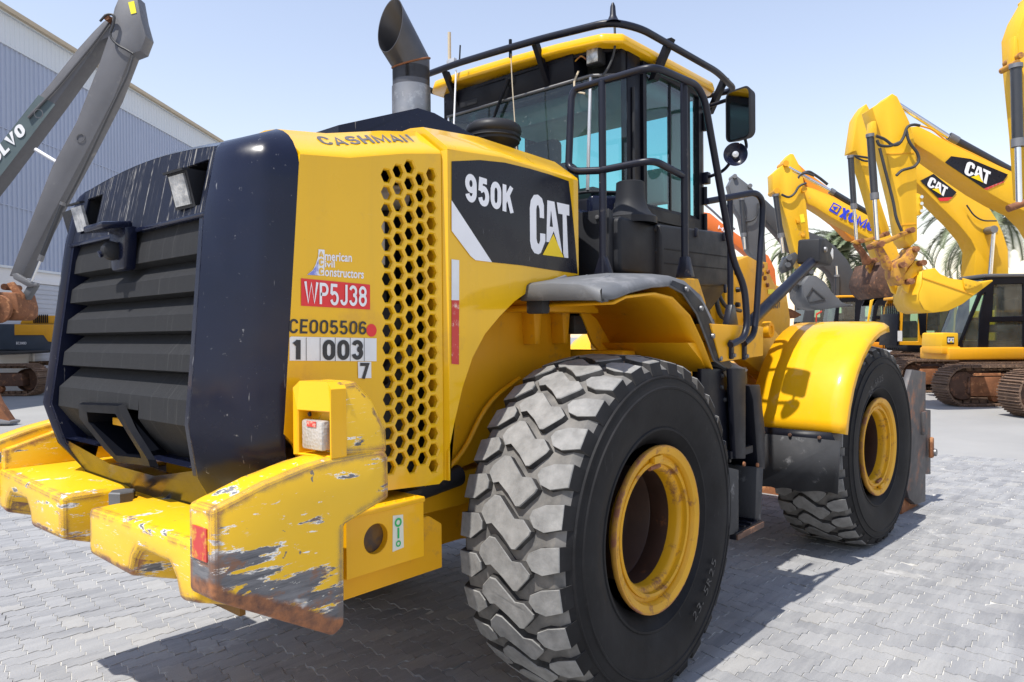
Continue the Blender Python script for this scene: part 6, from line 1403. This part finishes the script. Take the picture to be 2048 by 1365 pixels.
a2 = tube('whip_antenna', [(.40, -.10, 3.45), (.39, -.12, 3.2), (.36, -.19, 2.62)], .0035, 'cardboard', L, .1, 6); cyl('whip_socket', (.40, -.10, 3.47), (.40, -.10, 3.36), .010, 'black_paint', a2, 8)
prism('roof_hatch', [(.8, 3.47), (1.2, 3.49), (1.2, 3.51), (.8, 3.49)], 'Y', .25, .55, 'rust_dark', rf, .003)
# interior
seat = box('seat_base', (1.12, 0, 2.12), (.5, .5, .16), 'seat_black', L, .05, seg=3)
box('seat_back', (.90, 0, 2.48), (.16, .48, .62), 'seat_black', seat, .06, Matrix.Rotation(R_(-8), 3, 'Y'), 3)
box('head_rest', (.84, 0, 2.86), (.10, .27, .18), 'seat_black', seat, .04, None, 3)
box('arm_rest', (1.10, -.33, 2.42), (.40, .09, .07), 'seat_black', seat, .02, None, 3)
box('side_console', (1.1, -.50, 2.25), (.6, .22, .5), 'cab_beige', L, .03, None, 3)
col_ = box('steering_column', (1.48, 0, 2.32), (.12, .14, .55), 'seat_black', L, .03, Matrix.Rotation(R_(-14), 3, 'Y'), 3)
bm = bmesh.new(); bm_tube(bm, [(1.40+.19*math.cos(R_(a))*.92, .19*math.sin(R_(a)), 2.63+.19*math.cos(R_(a))*.38) for a in range(0, 361, 10)], .014, 8); frombm('steering_wheel', bm, 'seat_black', col_)
ds = box('display_screen', (1.50, -.46, 2.68), (.10, .20, .24), 'cab_beige', L, .02); box('screen_arm', (1.50, -.46, 2.45), (.03, .03, .28), 'seat_black', ds, .005)
box('head_liner', (1.22, 0, 3.25), (.90, 1.30, .12), 'liner_grey', L, .05, None, 3)
box('sun_visor', (.78, .05, 3.12), (.05, 1.0, .14), 'liner_grey', L, .02)
cyl('grab_handle', (.92, -.70, 2.80), (.92, -.70, 2.86), .03, 'seat_black', L, 12)
for s in (-1, 1): box('front_post', (1.66, s*.55, 2.7), (.06, .10, 1.2), 'cab_beige', L, .02)
box('rear_wall_lower', (.60, 0, 2.40), (.10, 1.2, .26), 'seat_black', L, .01)

# moulded panel under the rear quarter glass
uq = box('under_glass_panel', (.60, -.655, 2.36), (.24, .18, .20), 'black_gloss', L, .02, Matrix.Rotation(R_(-40), 3, 'Z'), 3)
for k in range(2): tube('moulded_slot', [(.545, -.745, 2.40-.055*k), (.69, -.80, 2.405-.055*k)], .014, 'black_paint', uq, 0, 8)
box('duct_shelf', (.30, -.55, 2.30), (.30, .30, .12), 'black_gloss', L, .04, None, 3)

# ---- air box and storage box on the right platform
for s in (-1, 1):
    bx = prism('storage_box', [(.62, 1.93), (1.50, 1.97), (1.515, 2.02), (1.515, 2.29), (1.49, 2.315), (.62, 2.275)], 'Y', s*.76, s*1.0, 'black_plastic', L, .02, None, 35, 3)
    vs = [(.62, s*.995, 1.945), (1.51, s*.995, 1.985), (1.47, s*.80, 1.72), (.70, s*.80, 1.70), (.62, s*.76, 1.945), (1.51, s*.76, 1.985)]
    mesh('box_underside', vs, [(0, 1, 2, 3), (1, 5, 2), (0, 3, 4)], 'black_plastic', bx)
    for za, zb in ((2.165, 2.135), (2.065, 2.075)):
        box('lid_seam', (1.08, s*1.001, (za+zb)/2), (.84, .004, .006), 'seat_black', bx, 0, Matrix.Rotation(R_(-1.2), 3, 'Y'))
    for x, z in [(1.028,2.268),(1.411,2.281),(1.037,1.970),(1.421,1.951)]: box('latch', (x, s*1.008, z), (.022, .018, .055), 'black_rail', bx, .005)
    ab = prism('air_box', [(.27, 1.99), (.66, 1.99), (.66, 2.275), (.29, 2.285), (.25, 2.27), (.25, 2.03)], 'Y', s*.78, s*.965, 'black_plastic', L, .025, None, 35, 3)
    prism('mount_plate', [(.20, 1.95), (.25, 1.93), (.25, 2.31), (.21, 2.32)], 'Y', s*.70, s*.93, 'black_plastic', ab, .006)
    lathe('intake_snorkel', [(.145, 2.27), (.145, 2.305), (.135, 2.315), (.118, 2.325), (.095, 2.36), (.082, 2.41), (.078, 2.50), (.070, 2.505), (.066, 2.49), (.066, 2.40)], 'Z', (.50, s*.88, 0), 'black_plastic', ab, 36)
    for x, z in [(0.623,2.252),(0.632,2.128)]: lathe('plug', [(0, s*.008), (.016, s*.008), (.019, 0)], 'Y', (x, s*.967, z), 'black_plastic', ab, 16)
    for z in (2.28, 1.97): lathe('bolt', [(0, -.008), (.011, -.006), (.012, 0)], 'X', (.205, s*.86, z), 'grey_metal', ab, 8)

# ---- hand rails
def rail_t(name, pts, r=.019, fil=.07, par=None): return tube(name, pts, r, 'black_rail', par or L, fil, 12)
FE = [(0.915,1.636),(0.778,1.605)]
fr_ = [(0.885,2.072),(0.956,1.924),(0.966,1.714)]
g1 = rail_t('hand_rail', [(.09, -.96, 2.49), (.06, -.83, 2.50), (.07, -.775, 2.53), (.10, -.775, 2.90), (.11, -.79, 2.94), (.11, -1.25, 2.945), (.52, -1.27, 2.955), (.60, -1.275, 2.90), (fr_[0][0], -1.30, fr_[0][1]), (fr_[1][0], -1.335, fr_[1][1]), (fr_[2][0], -1.345, fr_[2][1]), (FE[0][0], -1.345, FE[0][1]), (FE[1][0], -1.33, FE[1][1])])
rail_t('mid_rail', [(.09, -.96, 2.49), (.13, -1.235, 2.505), (.42, -1.24, 2.475)], .018, .07, g1)
p1 = cyl('rail_post', (.10, -.965, 2.94), (.10, -.965, 1.95), .019, 'black_rail', g1, 12)
p2 = cyl('rail_post', (.43, -1.245, 2.95), (.43, -1.245, 1.96), .019, 'black_rail', g1, 12)
prism('post_foot', [(-1.02, 1.955), (-.91, 1.955), (-.95, 2.06), (-.98, 2.06)], 'X', .085, .12, 'black_rail', p1, .003)
prism('post_foot', [(-1.29, 1.955), (-1.2, 1.955), (-1.225, 2.06), (-1.265, 2.06)], 'X', .41, .45, 'black_rail', p2, .003)
q_ = [(0.773,2.395),(1.123,2.478),(1.225,2.442),(1.208,2.300),(1.113,1.744),(1.076,1.652),(0.958,1.608)]
g2 = rail_t('hand_rail', [(q_[0][0], -1.20, q_[0][1])]+[(x, -1.335, z) for x, z in q_[1:6]]+[(q_[6][0], -1.33, q_[6][1])], .018, .06)
q_ = [(1.185,2.481),(1.181,1.718)]
g3 = cyl('rail_post', (q_[0][0], -1.15, q_[0][1]), (q_[1][0], -1.15, q_[1][1]), .018, 'black_rail', g2, 12)
prism('post_foot', [(q_[1][0]-.07, q_[1][1]), (q_[1][0]+.07, q_[1][1]), (q_[1][0]+.02, q_[1][1]+.12), (q_[1][0]-.02, q_[1][1]+.12)], 'Y', -1.17, -1.13, 'black_rail', g2, .003)
for x, z in [(0.826,1.596),(0.998,1.587)]:
    b_ = box('rail_foot', (x, -1.314, z-.018), (.036, .020, .105), 'black_rail', L, .006); lathe('bolt', [(0, -.014), (.010, -.012), (.012, 0)], 'Y', (x+.003, -1.325, z-.05), 'grey_metal', b_, 8)
# mirrored plain rail on the far side
rail_t('hand_rail', [(.10, .80, 2.5), (.10, .80, 2.94), (.11, 1.25, 2.945), (.55, 1.27, 2.95), (1.0, 1.28, 2.2), (1.0, 1.29, 1.7)])

# ---- mirrors
MY = -1.04
mc = [(1.573,3.082)][0]
mm = Matrix.Translation((mc[0], MY, mc[1])) @ Matrix.Rotation(R_(-14), 4, 'Z')
def rrect(w, h, r): return arc((w-r, h-r), r, 0, 90, 5)+arc((-w+r, h-r), r, 90, 180, 5)+arc((-w+r, -h+r), r, 180, 270, 5)+arc((w-r, -h+r), r, 270, 360, 5)
bm = bmesh.new(); bm_prism(bm, rrect(.098, .168, .045), 'X', -.012, .05, rrect(.088, .155, .045)); bevel(bm, .012, 3, 50); bm.transform(mm); mi = frombm('mirror_housing', bm, 'black_plastic', L)
bm = bmesh.new(); bm_prism(bm, rrect(.086, .155, .038), 'X', -.016, -.0125); bm.transform(mm); frombm('mirror_glass', bm, 'mirror_face', mi)
rm = [(1.515,2.817)][0]
bm = bmesh.new(); bm_lathe(bm, [(.0, .05), (.04, .045), (.07, .02), (.076, 0), (.072, -.004), (.06, .006), (.02, .03), (.0, .032)], 'X', (0, 0, 0), 32); bm.transform(Matrix.Translation((rm[0], MY, rm[1])) @ Matrix.Rotation(R_(30), 4, 'Z')); rmo = frombm('round_mirror', bm, 'black_gloss', L)
bm = bmesh.new(); bm_lathe(bm, [(0, -.004), (.02, 0), (.022, .03)], 'X', (0, 0, 0), 16); bm.transform(Matrix.Translation((rm[0], MY, rm[1])) @ Matrix.Rotation(R_(30), 4, 'Z')); frombm('mirror_boss', bm, 'aluminium', rmo)
tube('mirror_arm', [(1.64, -.75, 3.20), (1.64, -.95, 3.22), (mc[0]+.05, MY+.02, mc[1]+.12)], .013, 'black_rail', mi, .05, 10)
tube('mirror_arm', [(1.64, -.76, 2.72), (1.60, -.92, 2.74), (rm[0]+.04, MY+.01, rm[1]+.01)], .011, 'black_rail', rmo, .05, 10)
tube('mirror_link', [(mc[0]+.06, MY-.01, mc[1]-.13), (mc[0]+.08, MY-.02, rm[1]+.06), (rm[0]+.05, MY-.01, rm[1]+.02)], .010, 'black_rail', rmo, .04, 8)
box('arm_clamp', (1.64, -.775, 2.72), (.05, .05, .08), 'black_rail', rmo, .008)

# ---- front frame, lift arms, front fenders
twr = prism('hitch_tower', [(2.268,2.187),(2.704,2.289),(2.935,2.253),(2.925,1.530),(2.259,1.543)], 'Y', -.62, .62, 'yellow_frame', L, .01)
for x, z in [(2.446,2.141),(2.472,2.006),(2.461,1.889),(2.610,1.774),(2.514,1.675)]: lathe('port_fitting', [(0, -.03), (.018, -.028), (.022, 0)], 'Y', (x, -.622, z), 'dark_metal', twr, 10)
tube('hydraulic_hose', [(1.95, -.66, 2.1), (1.93, -.70, 1.95), (1.99, -.70, 1.8), (2.2, -.68, 1.76)], .018, 'hose', twr, .12, 8)
tube('hydraulic_hose', [(2.0, -.66, 2.02), (2.1, -.69, 1.86), (2.45, -.66, 1.84)], .015, 'hose', twr, .12, 8)
arm = prism('loader_tower', [(2.955,2.268),(3.154,2.268),(3.161,2.202),(3.309,2.090),(3.565,2.058),(3.668,1.786),(3.650,1.634),(2.946,1.639)], 'Y', -.60, -.50, 'yellow_frame', L, .008)
prism('loader_tower', [(2.955,2.268),(3.154,2.268),(3.161,2.202),(3.309,2.090),(3.565,2.058),(3.668,1.786),(3.650,1.634),(2.946,1.639)], 'Y', .50, .60, 'yellow_frame', L, .008)
for x, z in [(3.016,2.227),(3.133,2.188),(3.004,2.163),(3.068,2.129),(3.121,2.073)]: lathe('bolt', [(0, -.02), (.018, -.018), (.02, 0)], 'Y', (x, -.60, z), 'rust', arm, 8)
side_text('lettering', 'MAN', [(3.151,1.874),(3.410,1.884),(3.151,1.929)], 'black_print', arm, -.60, .2, th=.004)
side_decal('yellow_tag', [(3.142,2.040),(3.286,2.046),(3.286,1.998),(3.141,2.001)], 'yellow_label', .004, arm, -.60)
lathe('pivot_eye', [(.0, -.03), (.03, -.03), (.034, -.04), (.062, -.04), (.066, -.03), (.066, .02)], 'Y', ([(2.738,1.693)][0][0], -.75, [(2.738,1.693)][0][1]), 'yellow_frame', L, 24)
box('front_frame', (2.9, 0, 1.05), (1.7, .9, .7), 'yellow_frame', L, .03)
front(L.children[-1])
la = prism('lift_arm', [(2.2, 1.9), (2.6, 2.05), (4.0, 1.35), (4.75, .55), (4.6, .35), (3.8, 1.0), (2.3, 1.65)], 'Y', -.5, -.38, 'yellow_frame', L, .01); front(la)
lb = prism('lift_arm', [(2.2, 1.9), (2.6, 2.05), (4.0, 1.35), (4.75, .55), (4.6, .35), (3.8, 1.0), (2.3, 1.65)], 'Y', .38, .5, 'yellow_frame', L, .01); front(lb)
fa = lathe('front_axle', [(.12, -.86), (.16, -.45), (.26, 0), (.16, .45), (.12, .86)], 'Y', (3.35, 0, ZC), 'yellow_frame', L, 32); front(fa)
FA = [168, 163, 156, 147, 138, 129, 120, 112, 104, 96, 91]
for s in (-1, 1):
    vs = []; fs = []; rows = [(.72, .985), (1.0, .99), (1.30, .985), (1.375, .972), (1.41, .945), (1.415, .90)]
    for y, r_ in rows:
        for a in FA: vs.append((3.35+r_*math.cos(R_(a)), s*y, ZC+r_*math.sin(R_(a))))
    m = len(FA)
    for r_ in range(len(rows)-1):
        for i in range(m-1): fs.append((r_*m+i, r_*m+i+1, (r_+1)*m+i+1, (r_+1)*m+i))
    ff = mesh('front_fender', vs, fs, 'yellow_new', L, 60)
    md = ff.modifiers.new('thickness', 'SOLIDIFY'); md.thickness = .012
    x0, z0 = 3.35+.99*math.cos(R_(168)), ZC+.99*math.sin(R_(168))
    vs = [(x0-.01, s*.74, z0+.0), (x0-.01, s*1.34, z0), (x0-.012, s*1.38, z0-.085), (x0-.012, s*.74, z0-.085)]
    k1 = mesh('flap_strip', vs, [(0, 1, 2, 3)], 'black_paint', ff); md = k1.modifiers.new('thickness', 'SOLIDIFY'); md.thickness = .008
    xs_ = [.74+.64*i/16 for i in range(17)]
    vs = [(x0-.004, s*xs_[0], z0-.05), (x0-.004, s*1.40, z0-.05)]+[(x0+.0, s*y, .52+random.uniform(-.006, .012)+.05*(y-.74)) for y in xs_[::-1]]
    k2 = mesh('mud_flap', vs, [tuple(range(len(vs)))], 'rubber_flap', ff); md = k2.modifiers.new('thickness', 'SOLIDIFY'); md.thickness = .010
    bl = [lathe('bolt', [(0, -.012), (.012, -.010), (.014, 0)], 'X', (x0-.016, s*y, z0-.04), 'rust_dark', ff, 8) for y in (.85, 1.05, 1.26)]
    front(ff, k1, k2, *bl)
    hr = (2.35, s*.80, 1.74)
    hq = [(2.044,1.754),(3.308,2.324)] 
    t1 = tube('lamp_stalk', [(hq[0][0]-.05, s*.90, hq[0][1]-.08), (hq[0][0], s*.92, hq[0][1]), (hq[1][0], s*.98, hq[1][1])], .042, 'black_rail', L, .02, 14)
    hc = [(3.259,2.333)][0]
    hb = prism('headlamp_guard', [(hc[0]-.16, hc[1]-.10), (hc[0]+.14, hc[1]-.11), (hc[0]+.20, hc[1]-.05), (hc[0]+.14, hc[1]+.0), (hc[0]+.20, hc[1]+.06), (hc[0]+.05, hc[1]+.115), (hc[0]-.13, hc[1]+.10)], 'Y', s*.86, s*1.04, 'black_plastic', L, .015, None, 35, 3)
    lathe('bolt', [(0, s*.02), (.022, s*.016), (.026, 0)], 'Y', (hc[0]-.02, s*1.04, hc[1]+.015), 'grey_metal', hb, 10)
    box('headlamp', (hc[0]+.20, s*.95, hc[1]), (.10, .16, .11), 'lamp_white', hb, .02, None, 3)
